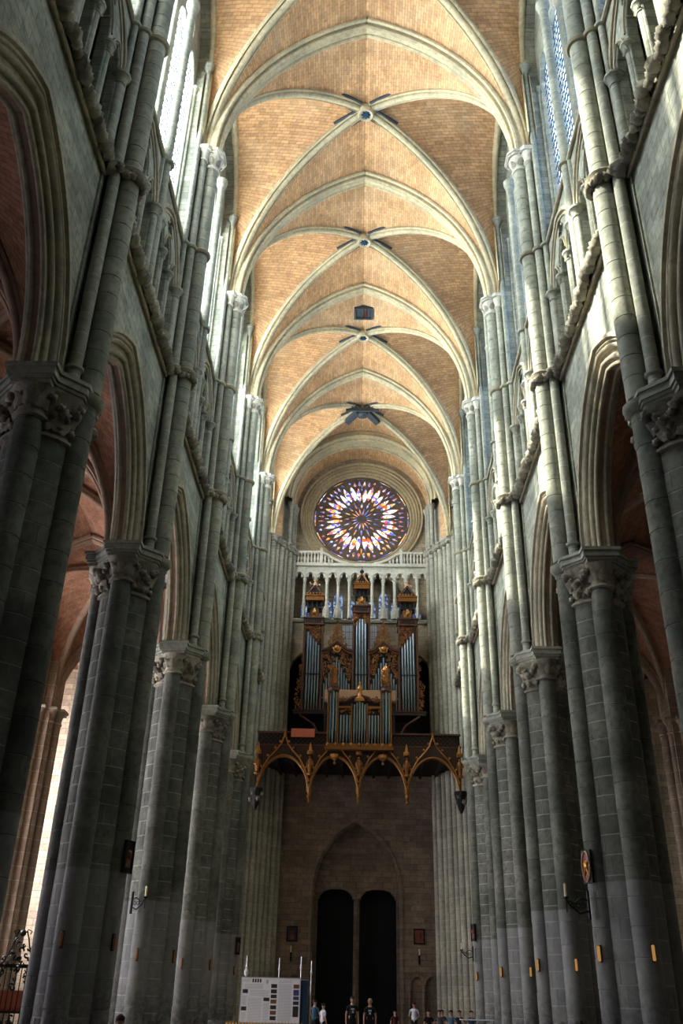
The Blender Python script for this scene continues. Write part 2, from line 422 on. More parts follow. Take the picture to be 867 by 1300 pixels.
# ---- leaves
def leaf_mesh(name, w_, h, curl, mat):
    """a curled leaf: 5 x 4 grid, 24 quads, thick at the rib"""
    m = MB(); NU, NV = 4, 5; vs_ = []; fs = []
    for j in range(NV+1):
        t = j/NV; wd = w_*(0.35+0.9*sin(pi*min(1, t*0.9+0.1)))*(1 if t < .98 else .5)
        for i in range(NU+1):
            q = (i/NU-0.5)*2
            x = wd*0.5*q*(1+0.18*sin(7*t)*abs(q))
            y = -curl*(t**2)*1.0-0.10*w_*(1-q*q)*1.5+curl*0.4*(t**4)
            z = h*(t-0.25*max(0, t-0.7)*3*(1 if curl > 0 else 0))
            vs_.append((x, y, z))
    for j in range(NV):
        for i in range(NU):
            a = j*(NU+1)+i; fs.append((a, a+1, a+NU+2, a+NU+1))
    m.add(vs_, fs)
    return m.mesh(name, mat, True, 70)
def rosette_mesh(name, r, mat, lobes=5):
    """knot of foliage: lobed bulging blob"""
    m = MB(); vs_ = [(0, -r*0.8, 0)]; fs = []; n = lobes*2
    for ring, (rr, dy) in enumerate(((0.5, -0.85), (1.0, -0.35), (0.9, 0.25))):
        for i in range(n):
            a = 2*pi*i/n; k = 1.0 if i % 2 == 0 else 0.74
            vs_.append((r*rr*k*cos(a), r*dy*(1 if i % 2 == 0 else .7), r*rr*k*sin(a)))
    for i in range(n): fs.append((0, 1+i, 1+(i+1) % n))
    for q in range(2):
        for i in range(n):
            a = 1+q*n+i; b = 1+q*n+(i+1) % n; fs.append((a, a+n, b+n, b))
    m.add(vs_, fs); return m.mesh(name, mat, True, 100)
LEAF = [leaf_mesh('leaf', 0.30, 0.42, 0.22, 'foliage_stone'), leaf_mesh('leaf', 0.26, 0.36, 0.30, 'foliage_stone')]
KNOT = [rosette_mesh('leaf', 0.17, 'foliage_stone', 5), rosette_mesh('leaf', 0.14, 'foliage_stone', 4), rosette_mesh('leaf', 0.19, 'foliage_stone', 6)]

# ---- foliage frieze under the triforium, and the plain string above
for s, side, comp in SIDES:
    W_ = walls[s]
    for i in BAYS:
        m = MB(); y0, y1 = PY(i)+0.55, PY(i+1)-0.55
        if s > 0: xs = (XW-0.16, XW+0.1)
        else: xs = (-XW-0.1, -XW+0.16)
        m.box(xs[0], xs[1], y0, y1, ZS+0.30, ZS+0.40)
        m.box(*( (XW-0.12, XW+0.1) if s > 0 else (-XW-0.1, -XW+0.12)), y0, y1, ZS-0.12, ZS+0.30)
        m.bar((s*(XW-0.10), y0, ZS-0.10), (s*(XW-0.10), y1, ZS-0.10), 0.06, 8)
        fz = m.build('foliage_frieze', 'moulding', W_)
        n = 31
        for k in range(n):
            yy = y0+(y1-y0)*(k+.5)/n
            o = link('leaf', KNOT[(k*7+i) % 3], fz, (s*(XW-0.20-0.05*random.random()), yy, ZS+0.10+0.06*random.uniform(-1, 1)),
                     (random.uniform(-.5, .5), random.uniform(-3, 3), (pi/2 if s < 0 else -pi/2)+random.uniform(-.4, .4)))
            q = random.uniform(1.1, 1.65); o.scale = (q, q*1.15, q)
        # plain roll at the clerestory sill
        st = MB(); st.bar((s*(XW-0.06), PY(i)+0.5, ZT), (s*(XW-0.06), PY(i+1)-0.5, ZT), 0.085, 8)
        st.build('sill_string', 'moulding', W_)

# ------------------------------------------------------------------ triforium
TZ0 = ZS+0.40
def triforium_holes():
    H = []
    for hb in (-1, 1):
        cx = hb*1.98
        for k in (-1, 0, 1):
            hw = 0.46
            H.append(lancet(cx+k*1.12, hw, TZ0, 24.55 if k else 24.9, 0.55, 5))
        H.append(foil(cx, 26.15, 0.46, 3, 0.5, 5, pi/2))
    return H
_tri = plate('triforium_screen', [(-BAY/2+0.3, TZ0-0.01), (BAY/2-0.3, TZ0-0.01), (BAY/2-0.3, ZT+0.3), (-BAY/2+0.3, ZT+0.3)], triforium_holes(), 0.34, 0.05, 'ashlar_side')
# colonnette with base and capital
def colonnette_mesh(name, r, h, mat, caph=0.42, n=10):
    m = MB(); m.lathe([(r*1.9, 0), (r*1.9, 0.10), (r*1.45, 0.16), (r*1.5, 0.2), (r, 0.26), (r, h-caph), (r*1.25, h-caph+.02), (r*1.25, h-caph+0.06), (r, h-caph+.08), (r*1.35, h-0.18), (r*1.9, h-0.10), (r*2.0, h-0.09), (r*2.0, h)], n)
    return m.mesh(name, mat)
_coln = colonnette_mesh('colonnette', 0.115, 24.55-TZ0, 'slender_stone')
_coln_big = colonnette_mesh('colonnette', 0.15, 24.75-TZ0, 'slender_stone')
_capleaf = leaf_mesh('leaf', 0.14, 0.2, 0.10, 'foliage_stone')
_encl = {}
for s, side, comp in SIDES:
    W_ = walls[s]
    fm = side_map(s, 0, XW, 24.5)
    prof = [(0.12, 0.02), (0.12, -0.08), (0.05, -0.13), (-0.02, -0.10), (-0.04, 0.0), (-0.10, -0.01), (-0.13, -0.06), (-0.18, -0.05), (-0.2, 0.02), (-0.2, 0.1)]
    me_ = MB()
    for hb in (-1, 1): sweep(me_, lambda dr: [(hb*1.98+u, v) for u, v in parch(1.72, 0.6, dr, 8)], prof, fm)
    # relief crocket mouldings inside the tympanum
    for hb in (-1, 1):
        for k in (-1, 0, 1):
            sweep(me_, lambda dr: [(hb*1.98+k*1.12+u, v+(0.05 if k else 0.4)) for u, v in parch(0.5, 0.55, dr, 5)], [(0.03, 0.0), (0.02, -0.05), (-0.03, -0.05), (-0.05, 0.0)], fm)
    enc = me_.mesh('triforium_arch', 'moulding', True, 50)
    for i in BAYS:
        yc = PY(i)+BAY/2
        sc_ = link('triforium_screen', _tri, W_, (s*(XW+0.17), yc, 0), (0, 0, pi/2))
        # children are placed in the screen's own frame: local x = along the wall (+Y world), local y = -X world
        o = link('triforium_arch', enc, W_, (0, yc, 0))
        for hb in (-1, 1):
            for k, big in ((-1.5, 1), (-.5, 0), (.5, 0), (1.5, 1)):
                ly = hb*1.98+k*1.12
                c = link('colonnette', _coln_big if big else _coln, sc_, (ly, s*(0.13 if not big else 0.2), TZ0-0.02))
            for k in (-.5, .5):
                for a in range(3):
                    ang = (a-1)*0.9
                    link('capital_leaf', _capleaf, sc_, (hb*1.98+k*1.12+0.12*sin(ang), s*(0.13+0.12*cos(ang)), 24.2), (0, 0, (pi if s > 0 else 0)-s*ang*(-1)))
            # little finial knots at the frieze
        # mid-bay shaft running from the frieze through the clerestory
        ms = MB(); ms.lathe([(0.17, TZ0), (0.17, 36.3)], 12, s*(XW-0.10), yc); ms.lathe([(0.18, ZT-0.1), (0.27, ZT-0.06), (0.27, ZT+0.06), (0.18, ZT+0.1)], 12, s*(XW-0.10), yc)
        ms.lathe([(0.17, 35.9), (0.2, 36.0), (0.28, 36.3), (0.28, 36.45)], 12, s*(XW-0.10), yc)
        for q in (-1, 1): ms.lathe([(0.09, TZ0), (0.09, ZT)], 8, s*(XW-0.02), yc+q*0.26)
        ms.build('bay_shaft', 'slender_stone', W_)
    # passage behind the screen: dark back wall and lid
    x0, x1 = sorted((s*8.2, s*8.6))
    MB().box(x0, x1, 8.2, YF+1, 20.6, ZT+0.2).build('triforium_back', 'ashlar_side', W_, False)
    x0, x1 = sorted((s*(XW+0.2), s*8.6))
    MB().box(x0, x1, 8.2, YF+1, ZT+0.02, ZT+0.3).build('triforium_lid', 'ashlar_side', W_, False)
    MB().box(x0, x1, 8.2, YF+1, TZ0-0.5, TZ0-0.05).build('triforium_floor', 'ashlar_side', W_, False)

# ------------------------------------------------------------------ clerestory
CW, CS, CC = 3.82, 38.0, 0.66           # half width, spring, centre offset of the window arch
_cwall = plate('clerestory_wall', [(-BAY/2, ZT+0.2), (BAY/2, ZT+0.2), (BAY/2, 43.6), (-BAY/2, 43.6)], [lancet(0, CW, ZT+0.45, CS, CC, 12)], 0.5, 0.0, 'ashlar_side')
LX = (-2.86, -0.955, 0.955, 2.86)
TH = [lancet(x, 0.78, ZT+0.75, 36.3, 0.8, 6) for x in LX]
TO = [(foil(x, 38.5, 0.72, 4, 0.55, 5, pi/4), x, 38.5, .72) for x in (-1.91, 1.91)]+[(foil(0, 40.35, 1.1, 6, 0.68, 5), 0, 40.35, 1.1)]
_trac = plate('tracery', lancet(0, CW-0.01, ZT+0.44, CS, CC, 12), TH+[t[0] for t in TO], 0.30, 0.05, 'slender_stone')
_lpanes = [plate('lancet_pane', lancet(x, 0.80, ZT+0.7, 36.3, 0.8, 6), [], 0.012, 0, None) for x in LX]
_opanes = [plate('oculus_pane', circ(x, z, r*1.02, 20), [], 0.012, 0, None) for _, x, z, r in TO]
bars = MB()
for x in LX:
    for k in range(22): bars.box(x-0.80, x+0.80, -0.02, 0.02, ZT+1.1+k*0.42, ZT+1.125+k*0.42)
    for q in (-.48, -.24, 0, .24, .48): bars.box(x+q-0.008, x+q+0.008, -0.015, 0.015, ZT+0.7, 37.2)
for _, x, z, r in TO:
    for q in (-.5, 0, .5):
        bars.box(x-r*sqrt(1-q*q), x+r*sqrt(1-q*q), -0.02, 0.02, z+q*r-.01, z+q*r+.01); bars.box(x+q*r-.01, x+q*r+.01, -0.02, 0.02, z-r*sqrt(1-q*q), z+r*sqrt(1-q*q))
_bars = bars.mesh('saddle_bars', 'lead', False)
mul = {}
for nm, r, xx in (('mullion_shaft', 0.085, (-1.905, 1.905)), ('mullion_shaft', 0.085, (-3.72, 3.72))):
    pass
_mul = colonnette_mesh('mullion_shaft', 0.075, 36.5-ZT-0.45, 'slender_stone', 0.35, 8)
for s, side, comp in SIDES:
    gl = 'glass_south' if s < 0 else 'glass_north'
    for i in BAYS:
        yc = PY(i)+BAY/2
        link('clerestory_wall', _cwall, walls[s], (s*(XW+0.25), yc, 0), (0, 0, pi/2))
        wi = window(('bright clear-glass clerestory window' if s < 0 else 'blue-grey glazed clerestory window')+', bay %s from the rose wall' % ('sixth fifth fourth third second first'.split()[i+1]))
        wi.location = (s*(XW+0.62), yc, 0); wi.rotation_euler = (0, 0, pi/2)
        link('tracery', _trac, wi)
        for me in _lpanes:
            k = 'S' if s < 0 else 'N'
            if s < 0: mm = me
            else:
                mm = me
            o = link('lancet_pane', me if s < 0 else me.copy() if False else me, wi, (0, -s*0.10, 0))
            o.data.materials.clear() if False else None
            if not o.data.materials: o.data.materials.append(None)
            o.material_slots[0].link = 'OBJECT'; o.material_slots[0].material = MATS[gl]
        for me in _opanes:
            o = link('oculus_pane', me, wi, (0, -s*0.10, 0))
            if not o.data.materials: o.data.materials.append(None)
            o.material_slots[0].link = 'OBJECT'; o.material_slots[0].material = MATS[gl]
        link('saddle_bars', _bars, wi, (0, -s*0.04, 0))
        for x in (-3.72, -1.905, 1.905, 3.72):
            link('mullion_shaft', _mul, wi, (x, s*0.20, ZT+0.45))
        # sloping sill
        x0, x1 = s*(XW-0.02), s*(XW+0.55)
        m = MB(); m.add([(x0, yc-4.2, ZT), (x1, yc-4.2, ZT+0.7), (x1, yc+4.2, ZT+0.7), (x0, yc+4.2, ZT), (x1, yc-4.2, ZT), (x1, yc+4.2, ZT)], [(0, 1, 2, 3), (0, 4, 1), (3, 2, 5)])
        m.build('window_sill', 'ashlar_side', walls[s], False)

# ------------------------------------------------------------------ piers
QN = 7
def ring_stone(r, h, a0, a1, n, inner):
    """curved stone of a core course: outer arc faces with slight chamfer, top and bottom"""
    vs_ = []; fs = []; e = 0.012
    for k in range(n+1):
        a = a0+(a1-a0)*k/n; ca, sa = cos(a), sin(a)
        vs_ += [(inner*ca, inner*sa, e*.2), (r*ca, r*sa, e), (r*ca, r*sa, h-e), (inner*ca, inner*sa, h-e*.2)]
    for k in range(n):
        b = 4*k
        for j in range(3): fs.append((b+j, b+j+4, b+j+5, b+j+1))
    fs += [(0, 1, 2, 3), (4*n+3, 4*n+2, 4*n+1, 4*n)]
    return MB().add(vs_, fs).mesh('stone', 'pier_stone', True, 30)
RC, RS, DS = 0.80, 0.325, 0.80
CH = (12.36-0.62)/23; NCOR = 24; ZB = 0.0+0.62
gap = 0.010
half = radians(90)
_full = ring_stone(RC, CH-gap, radians(14), radians(76), 6, RC-0.12)
_hA = ring_stone(RC, CH-gap, radians(14), radians(46), 4, RC-0.12); _hB = ring_stone(RC, CH-gap, radians(47.2), radians(76), 4, RC-0.12)
_hC = ring_stone(RC, CH-gap, radians(14), radians(34), 3, RC-0.12); _hD = ring_stone(RC, CH-gap, radians(35.2), radians(76), 4, RC-0.12)
def drum(r, h, n=14, mat='pier_stone'):
    e = 0.012
    return MB().lathe([(r-0.014, 0), (r, e*.7), (r, h-e*.7), (r-0.014, h)], n).mesh('drum', mat, True, 32)
DH = 0.71
_drum = drum(RS, DH-0.009); ND = 18
_bell = MB()
_bell.lathe([(RC+0.01, 12.36), (RC+0.09, 12.40), (RC+0.09, 12.47), (RC+0.0, 12.52), (RC+0.03, 12.9), (RC+0.16, 13.3), (RC+0.26, 13.5)], 24)
for a in range(1, 4): # east, west and aisle shafts have capitals of their own
    A = (pi/2, -pi/2, 0)[a-1]
    _bell.lathe([(RS, 13.02-.3), (RS+0.07, 12.76), (RS+0.07, 12.82), (RS, 12.86), (RS+0.02, 13.1), (RS+0.12, 13.36), (RS+0.2, 13.5)], 14, DS*cos(A), DS*sin(A))
_bellm = _bell.mesh('capital', 'foliage_stone')
_ab = MB()
def octo(r, k=0.45): return [(r, -r*k), (r, r*k), (r*k, r), (-r*k, r), (-r, r*k), (-r, -r*k), (-r*k, -r), (r*k, -r)]
def slab(mb, pts, z0, z1, cx=0, cy=0):
    n = len(pts); mb.add([(cx+x, cy+y, z0) for x, y in pts]+[(cx+x, cy+y, z1) for x, y in pts], [tuple(reversed(range(n))), tuple(range(n, 2*n))]+[(i, (i+1) % n, n+(i+1) % n, n+i) for i in range(n)])
for z0, z1, e in ((13.5, 13.6, 0.0), (13.6, 13.68, 0.05), (13.68, 13.86, 0.10), (13.86, 13.96, 0.15)):
    slab(_ab, octo(0.94+e, 0.5), z0, z1)
    for A in (pi/2, -pi/2, 0):
        q = 0.44+e; slab(_ab, [(-q, -q), (q, -q), (q, q), (-q, q)], z0, z1, DS*cos(A), DS*sin(A))
_abm = _ab.mesh('abacus', 'shaft_stone', False)
_annu = MB(); _annu.lathe([(RS, 13.62), (RS+0.10, 13.68), (RS+0.16, 13.78), (RS+0.16, 13.86), (RS+0.05, 13.93), (RS-.02, 13.96)], 16, -DS, 0)
_annum = _annu.mesh('annulet', 'shaft_stone')
_base = MB()
slab(_base, octo(1.5, 0.5), 0, 0.28); slab(_base, octo(1.4, 0.5), 0.28, 0.36)
_base.lathe([(RC+.25, .34), (RC+.28, .42), (RC+.2, .5), (RC+.1, .56), (RC, .62)], 24)
for A in (0, pi/2, pi, -pi/2): _base.lathe([(RS+.22, .34), (RS+.25, .42), (RS+.15, .5), (RS+.08, .56), (RS, .62)], 14, DS*cos(A), DS*sin(A))
_basem = _base.mesh('base', 'pier_stone')
_corem = MB().lathe([(RC-0.010, 0.3), (RC-0.010, 12.5)], 48).mesh('mortar_core', 'mortar')
_rodm = MB().lathe([(RS-0.016, 0.3), (RS-0.016, 13.9)], 14).mesh('mortar_core', 'mortar')
order = 'sixth fifth fourth third second first'.split()
PIERS = {}
SIDEWORD = {-1: 'the bright clear-glass windows', 1: 'the sunlit wall'}
for s, side, comp in SIDES:
    for i in IS:
        extra = ''
        lab = 'clustered grey stone pier under %s, %s from the organ gallery' % (SIDEWORD[s], order[i+1])
        t = thing('clustered_pier', lab, 'pier', (s*XP, PY(i), 0), 0 if s > 0 else pi, 'nave piers')
        PIERS[s, i] = t
        link('base', _basem, t)
        core = link('core', _corem, t)
        for c in range(NCOR-1):
            z = ZB+c*CH+0.0
            for q in range(4):
                rot = (0, 0, q*pi/2)
                k = (c+q) % 3
                ms_ = ((_full,), (_hA, _hB), (_hC, _hD))[k] if q in ((1, 2)) else ((_full,) if c % 2 else (_hA, _hB))
                for me in ms_:
                    f = 1+random.uniform(-0.006, 0.006)
                    link('stone', me, core, (0, 0, z), rot, (f, f, 1))
        for A in (0, pi/2, pi, -pi/2):
            x, y = DS*cos(A), DS*sin(A)
            sh = link('shaft', _rodm, t, (x, y, 0))
            top = 13.62 if A == pi else 12.78
            c = 0
            while ZB+(c+1)*DH <= top+0.02:
                f = 1+random.uniform(-0.010, 0.010)
                link('drum', _drum, sh, (0, 0, ZB+c*DH), (0, 0, random.random()), (f, f, 1)); c += 1
            rem = top-(ZB+c*DH)
            if rem > 0.05: link('drum', _drum, sh, (0, 0, ZB+c*DH), (0, 0, 0), (1, 1, rem/DH))
        cap = link('capital', _bellm, t)
        link('abacus', _abm, t); link('annulet', _annum, t)
        for q in range(4):     # core capital foliage
            for a in (26, 45, 64):
                A = radians(a)+q*pi/2; lvl = 0 if a == 45 else 1
                o = link('leaf', LEAF[lvl], cap, ((RC+0.06)*cos(A), (RC+0.06)*sin(A), 12.55 if lvl == 0 else 12.8), (0, 0, A+pi/2), (1.25, 1.25, 1.6))
                if a != 45: link('leaf', KNOT[q % 3], cap, ((RC+0.26)*cos(A), (RC+0.26)*sin(A), 13.26), (0.3, random.random()*3, A+pi/2), (.9, .9, .9))
                else: link('leaf', KNOT[2], cap, ((RC+0.16)*cos(A), (RC+0.16)*sin(A), 12.98), (0.2, random.random()*3, A+pi/2), (.95, .95, .95))
        for q in range(4):
            for a in range(7):
                A = radians(22+46*(a+.5)/7)+q*pi/2; zz = 12.66+.24*(a % 3)+random.uniform(-.05, .05); f = random.uniform(.55, .85)
                link('leaf', KNOT[a % 3], cap, ((RC+.08+.07*(a % 3))*cos(A), (RC+.08+.07*(a % 3))*sin(A), zz), (0, random.random()*3, A+pi/2), (f, f, f))
        for A0 in (0, pi/2, -pi/2):
            for a in range(-2, 3):
                A = A0+a*0.62; x, y = DS*cos(A0), DS*sin(A0)
                link('leaf', LEAF[1], cap, (x+(RS+.02)*cos(A), y+(RS+.02)*sin(A), 12.95), (0, 0, A+pi/2), (0.8, 0.9, 1.15))

# ------------------------------------------------------------------ wall shafts above the piers
UDH = 0.60
_udrum = drum(0.30, UDH-0.009, 14, 'shaft_stone'); _urod = MB().lathe([(0.282, 14.01), (0.282, ZV)], 12).mesh('wall_shaft', 'mortar')
def vault_cap_mesh():
    m = MB()
    m.lathe([(0.30, ZV-0.95), (0.36, ZV-.92), (0.36, ZV-.86), (0.30, ZV-.82), (0.33, ZV-.5), (0.46, ZV-.2)], 14)
    slab(m, octo(0.50, .55), ZV-.2, ZV-.12); slab(m, octo(0.56, .55), ZV-.12, ZV)
    return m.mesh('vault_capital', 'white_stone')
_vcap = vault_cap_mesh()
def small_cap(r):
    m = MB(); m.lathe([(r, ZV-0.75), (r+.05, ZV-.72), (r+.05, ZV-.67), (r, ZV-.64), (r+.03, ZV-.4), (r+.13, ZV-.2)], 10)
    slab(m, octo(r+.17, .6), ZV-.2, ZV); return m.mesh('vault_capital', 'white_stone')
_vcap_s = small_cap(0.16)
_annu2 = MB().lathe([(0.30, -0.12), (0.38, -0.09), (0.43, 0), (0.38, 0.09), (0.30, 0.12)], 16).mesh('annulet', 'moulding')
_annu3 = MB().lathe([(0.16, -0.10), (0.23, -0.08), (0.27, 0), (0.23, 0.08), (0.16, 0.10)], 12).mesh('annulet', 'moulding')
for s, side, comp in SIDES:
    W_ = walls[s]
    for i in range(-1, 6):
        y = PY(i)
        if i == 5: continue
        # backing
        x0, x1 = sorted((s*(XW-0.06), s*8.0))
        MB().box(x0, x1, y-0.62, y+0.62, 13.98, 43.5).build('wall_pilaster', 'ashlar_side', W_, False)
        sh = link('wall_shaft', _urod, W_, (s*WX, y, 0))
        c = 0
        while 14.01+(c+1)*UDH < ZV-0.9:
            f = 1+random.uniform(-.012, .012)
            link('drum', _udrum, sh, (0, 0, 14.01+c*UDH), (0, 0, random.random()), (f, f, 1)); c += 1
        rem = ZV-0.9-(14.01+c*UDH); link('drum', _udrum, sh, (0, 0, 14.01+c*UDH), (0, 0, 0), (1, 1, rem/UDH))
        link('annulet', _annu2, sh, (0, 0, ZT)); link('annulet', _annu2, sh, (0, 0, ZS+0.35), None, (1.1, 1.1, 1))
        link('vault_capital', _vcap, sh)
        for k in range(7):
            A = (pi if s > 0 else 0)+(k-3)*0.5
            link('leaf', KNOT[k % 3], sh, (0.36*cos(A), 0.36*sin(A), ZS+0.10), (0, random.random()*3, A+pi/2))
            if k % 2 == 0: link('leaf', LEAF[1], sh, (0.31*cos(A), 0.31*sin(A), ZV-.72), (0, 0, A+pi/2), (.8, .8, 1.1))
        for q in (-1, 1):
            fs_ = MB().lathe([(0.22, 13.98), (0.24, 14.05), (0.16, 14.15), (0.16, 14.4), (0.22, 14.45), (0.22, 14.52), (0.16, 14.56), (0.16, ZV-.7)], 12, s*6.74, y+q*0.40)
            f_o = fs_.build('flanking_shaft', 'slender_stone', W_)
            link('annulet', _annu3, f_o, (s*6.74, y+q*0.40, ZT)); link('annulet', _annu3, f_o, (s*6.74, y+q*0.40, ZS+.35))
            link('vault_capital', _vcap_s, f_o, (s*6.74, y+q*0.40, 0))
            for a in range(3):
                A = (pi if s > 0 else 0)+(a-1)*0.9
                link('leaf', KNOT[a], f_o, (s*6.74+0.24*cos(A), y+q*0.40+.24*sin(A), ZS+0.10), (0, random.random()*3, A+pi/2))
            MB().lathe([(0.11, ZS+.4), (0.11, CS)], 10, s*6.96, y+q*0.66).lathe([(0.12, ZT-.08), (0.2, ZT-.05), (0.2, ZT+.05), (0.12, ZT+.08)], 10, s*6.96, y+q*0.66).lathe([(0.11, CS-.5), (0.15, CS-.4), (0.24, CS-.15), (0.24, CS)], 10, s*6.96, y+q*0.66).build('outer_shaft', 'slender_stone', W_)

# ------------------------------------------------------------------ vaults
def rib_profile(wd, dp, kind):
    """(dr, d): dr radial (positive = up into the web), d = across"""
    w2 = wd/2
    if kind == 'big':
        P = [(dp, -w2), (0.20, -w2), (0.14, -w2-0.05), (0.05, -w2-0.03), (0.02, -w2+0.06), (0.07, -w2+0.13), (0.30, -w2+0.15), (0.30, -0.21), (0.10, -0.21), (-0.02, -0.20), (-0.08, -0.12), (-0.05, -0.04), (-0.03, 0)]
    else:
        P = [(dp, -w2), (0.16, -w2), (0.10, -w2-0.03), (0.03, -w2+0.03), (0.12, -w2+0.10), (0.14, -0.13), (0.03, -0.14), (-0.05, -0.09), (-0.08, 0)]
    return P+[(r, -d) for r, d in reversed(P[:-1])]
ceiling = struct('ceiling')
def half_rib_pts(p0, p1, n, c):
    """curve from springer p0 (x,y,z) to crown p1, pointed arc with centre offset c in its vertical plane"""
    a = hypot(p1[0]-p0[0], p1[1]-p0[1]); h = p1[2]-p0[2]
    if c is None: c = (h*h-a*a)/(2*a)
    r = a+c; tA = acos(max(-1, min(1, c/r))); P = []
    top = r*sin(tA)
    for k in range(n+1):
        t = pi-tA*k/n; u = c+r*cos(t)+a; v = r*sin(t)*h/top
        f = u/a; P.append(Vector((p0[0]+(p1[0]-p0[0])*f, p0[1]+(p1[1]-p0[1])*f, p0[2]+v)))
    return P
def rib_sweep(mb, P, prof):
    """sweep profile along a 3-D planar curve: dr along the in-plane outward normal, d across"""
    n = len(P); cols = []
    d0 = P[-1]-P[0]; hd = Vector((d0.x, d0.y, 0)).normalized(); acr = Vector((-hd.y, hd.x, 0))
    fr = []
    for k in range(n):
        t = (P[min(k+1, n-1)]-P[max(k-1, 0)]).normalized(); nn = acr.cross(t)
        if nn.z < 0: nn = -nn
        if k == 0 and nn.dot(hd) > 0: nn = -nn
        fr.append(nn)
    for dr, d in prof: cols.append([tuple(P[k]+fr[k]*dr+acr*d) for k in range(n)])
    vs_ = [p for c in cols for p in c]; fs = []
    for j in range(len(cols)-1):
        for k in range(n-1): fs.append((j*n+k, j*n+k+1, (j+1)*n+k+1, (j+1)*n+k))
    return mb.add(vs_, fs)
def web(A, B, off, name, mat, parent, dome=0.25, nu=12):
    """masonry between two half-rib curves A and B (same count), raised by off"""
    n = len(A); vs_ = []; fs = []; uvs = []
    al = 0.0
    for k in range(n):
        if k: al += (B[k]-B[k-1]).length
        W_ = (B[k]-A[k]).length
        for j in range(nu+1):
            t = j/nu; p = A[k].lerp(B[k], t); f = k/(n-1)
            p = p+Vector((0, 0, off*(0.25+0.75*f)+dome*4*t*(1-t)*f))
            vs_.append(tuple(p)); uvs.append((W_*(t-0.5), al))
    for k in range(n-1):
        for j in range(nu):
            a = k*(nu+1)+j; fs.append((a, a+1, a+nu+2, a+nu+1))
    me = bpy.data.meshes.new(name); me.from_pydata(vs_, [], fs); me.materials.append(MATS[mat])
    ul = me.uv_layers.new(name='UVMap')
    for lp in me.loops: ul.data[lp.index].uv = uvs[lp.vertex_index]
    for p in me.polygons: p.use_smooth = True
    return link(name, me, parent)
NR = 20
def vault_bay(parent, xa, xb, ya, yb, zs, ztr, zboss, wall_z, wall_spring, inset, big, small, web_mat, rib_mat, tr_x=None, boss_r=0.45, west_top=None, ribs=(1, 1)):
    """xa..xb across, ya..yb along; transverse arches at ya (always) with crown ztr; wall ribs at xa, xb"""
    xm, ym = (xa+xb)/2, (ya+yb)/2
    boss = (xm, ym, zboss)
    diag = {}
    for sx, x in ((-1, xa), (1, xb)):
        for sy, y in ((-1, ya), (1, yb)):
            p0 = (x-sx*inset[0], y-sy*inset[1], zs)
            P = half_rib_pts(p0, boss, NR, None); diag[sx, sy] = P
    tr = {}
    for sy, y, zt_ in ((-1, ya, ztr), (1, yb, west_top or ztr)):
        for sx, x in ((-1, xa), (1, xb)):
            tr[sx, sy] = half_rib_pts((x-sx*inset[2], y, zs), (xm, y, zt_), NR, None)
    wl = {}
    for sx, x in ((-1, xa), (1, xb)):
        for sy, y in ((-1, ya), (1, yb)):
            Q = half_rib_pts((x, y-sy*inset[3], wall_spring), (x, ym, wall_z), NR-6, None)
            low = [Vector((x, y-sy*inset[3], zs+(wall_spring-zs)*k/6)) for k in range(6)]
            wl[sx, sy] = low+Q
    if west_top:
        for sx, x in ((-1, xa), (1, xb)):
            R_ = 6.1; Q = [Vector((sx*R_, yb+0.1, zs+(36.4-zs)*k/6)) for k in range(6)]
            Q += [Vector((sx*R_*cos(pi/2*k/(NR-6)), yb+0.1, 36.4+R_*sin(pi/2*k/(NR-6)))) for k in range(NR-5)]
            tr[sx, 1] = Q
    off = 0.22
    for sx in (-1, 1):
        for sy in (-1, 1):
            web(tr[sx, sy], diag[sx, sy], off, 'vault_web', web_mat, parent, 0.12)
            web(diag[sx, sy], wl[sx, sy], off, 'vault_web', web_mat, parent, 0.22)
    ps = rib_profile(small, 0.3, 'small')
    if ribs[0]:
        for k in diag.values():
            m = MB(); rib_sweep(m, k, ps); m.build('diagonal_rib', rib_mat, parent, True, 45)
    return tr, diag, wl
pb = rib_profile(0.86, 0.34, 'big'); pw = rib_profile(0.30, 0.3, 'small')
XV = 6.95
def keystone(parent, x, y, z, mat, r=0.42):
    m = MB(); m.lathe([(r*0.9, z+0.3), (r, z+0.1), (r, z-0.12), (r*0.86, z-0.2), (r*0.6, z-0.16), (r*0.5, z-0.1)], 16, x, y)
    k = m.build('keystone', mat, parent)
    m = MB(); n = 16; vs_ = [(x, y, z-0.19)]+[(x+(r*0.62 if q % 2 == 0 else r*0.28)*cos(2*pi*q/n), y+(r*0.62 if q % 2 == 0 else r*0.28)*sin(2*pi*q/n), z-0.17) for q in range(n)]+[(x+(r*0.62 if q % 2 == 0 else r*0.28)*cos(2*pi*q/n), y+(r*0.62 if q % 2 == 0 else r*0.28)*sin(2*pi*q/n), z-0.09) for q in range(n)]
    m.add(vs_, [(0, 1+q, 1+(q+1) % n) for q in range(n)]+[(1+q, 1+n+q, 1+n+(q+1) % n, 1+(q+1) % n) for q in range(n)])
    m.build('star_ornament', 'panel_blue', k)
    return k
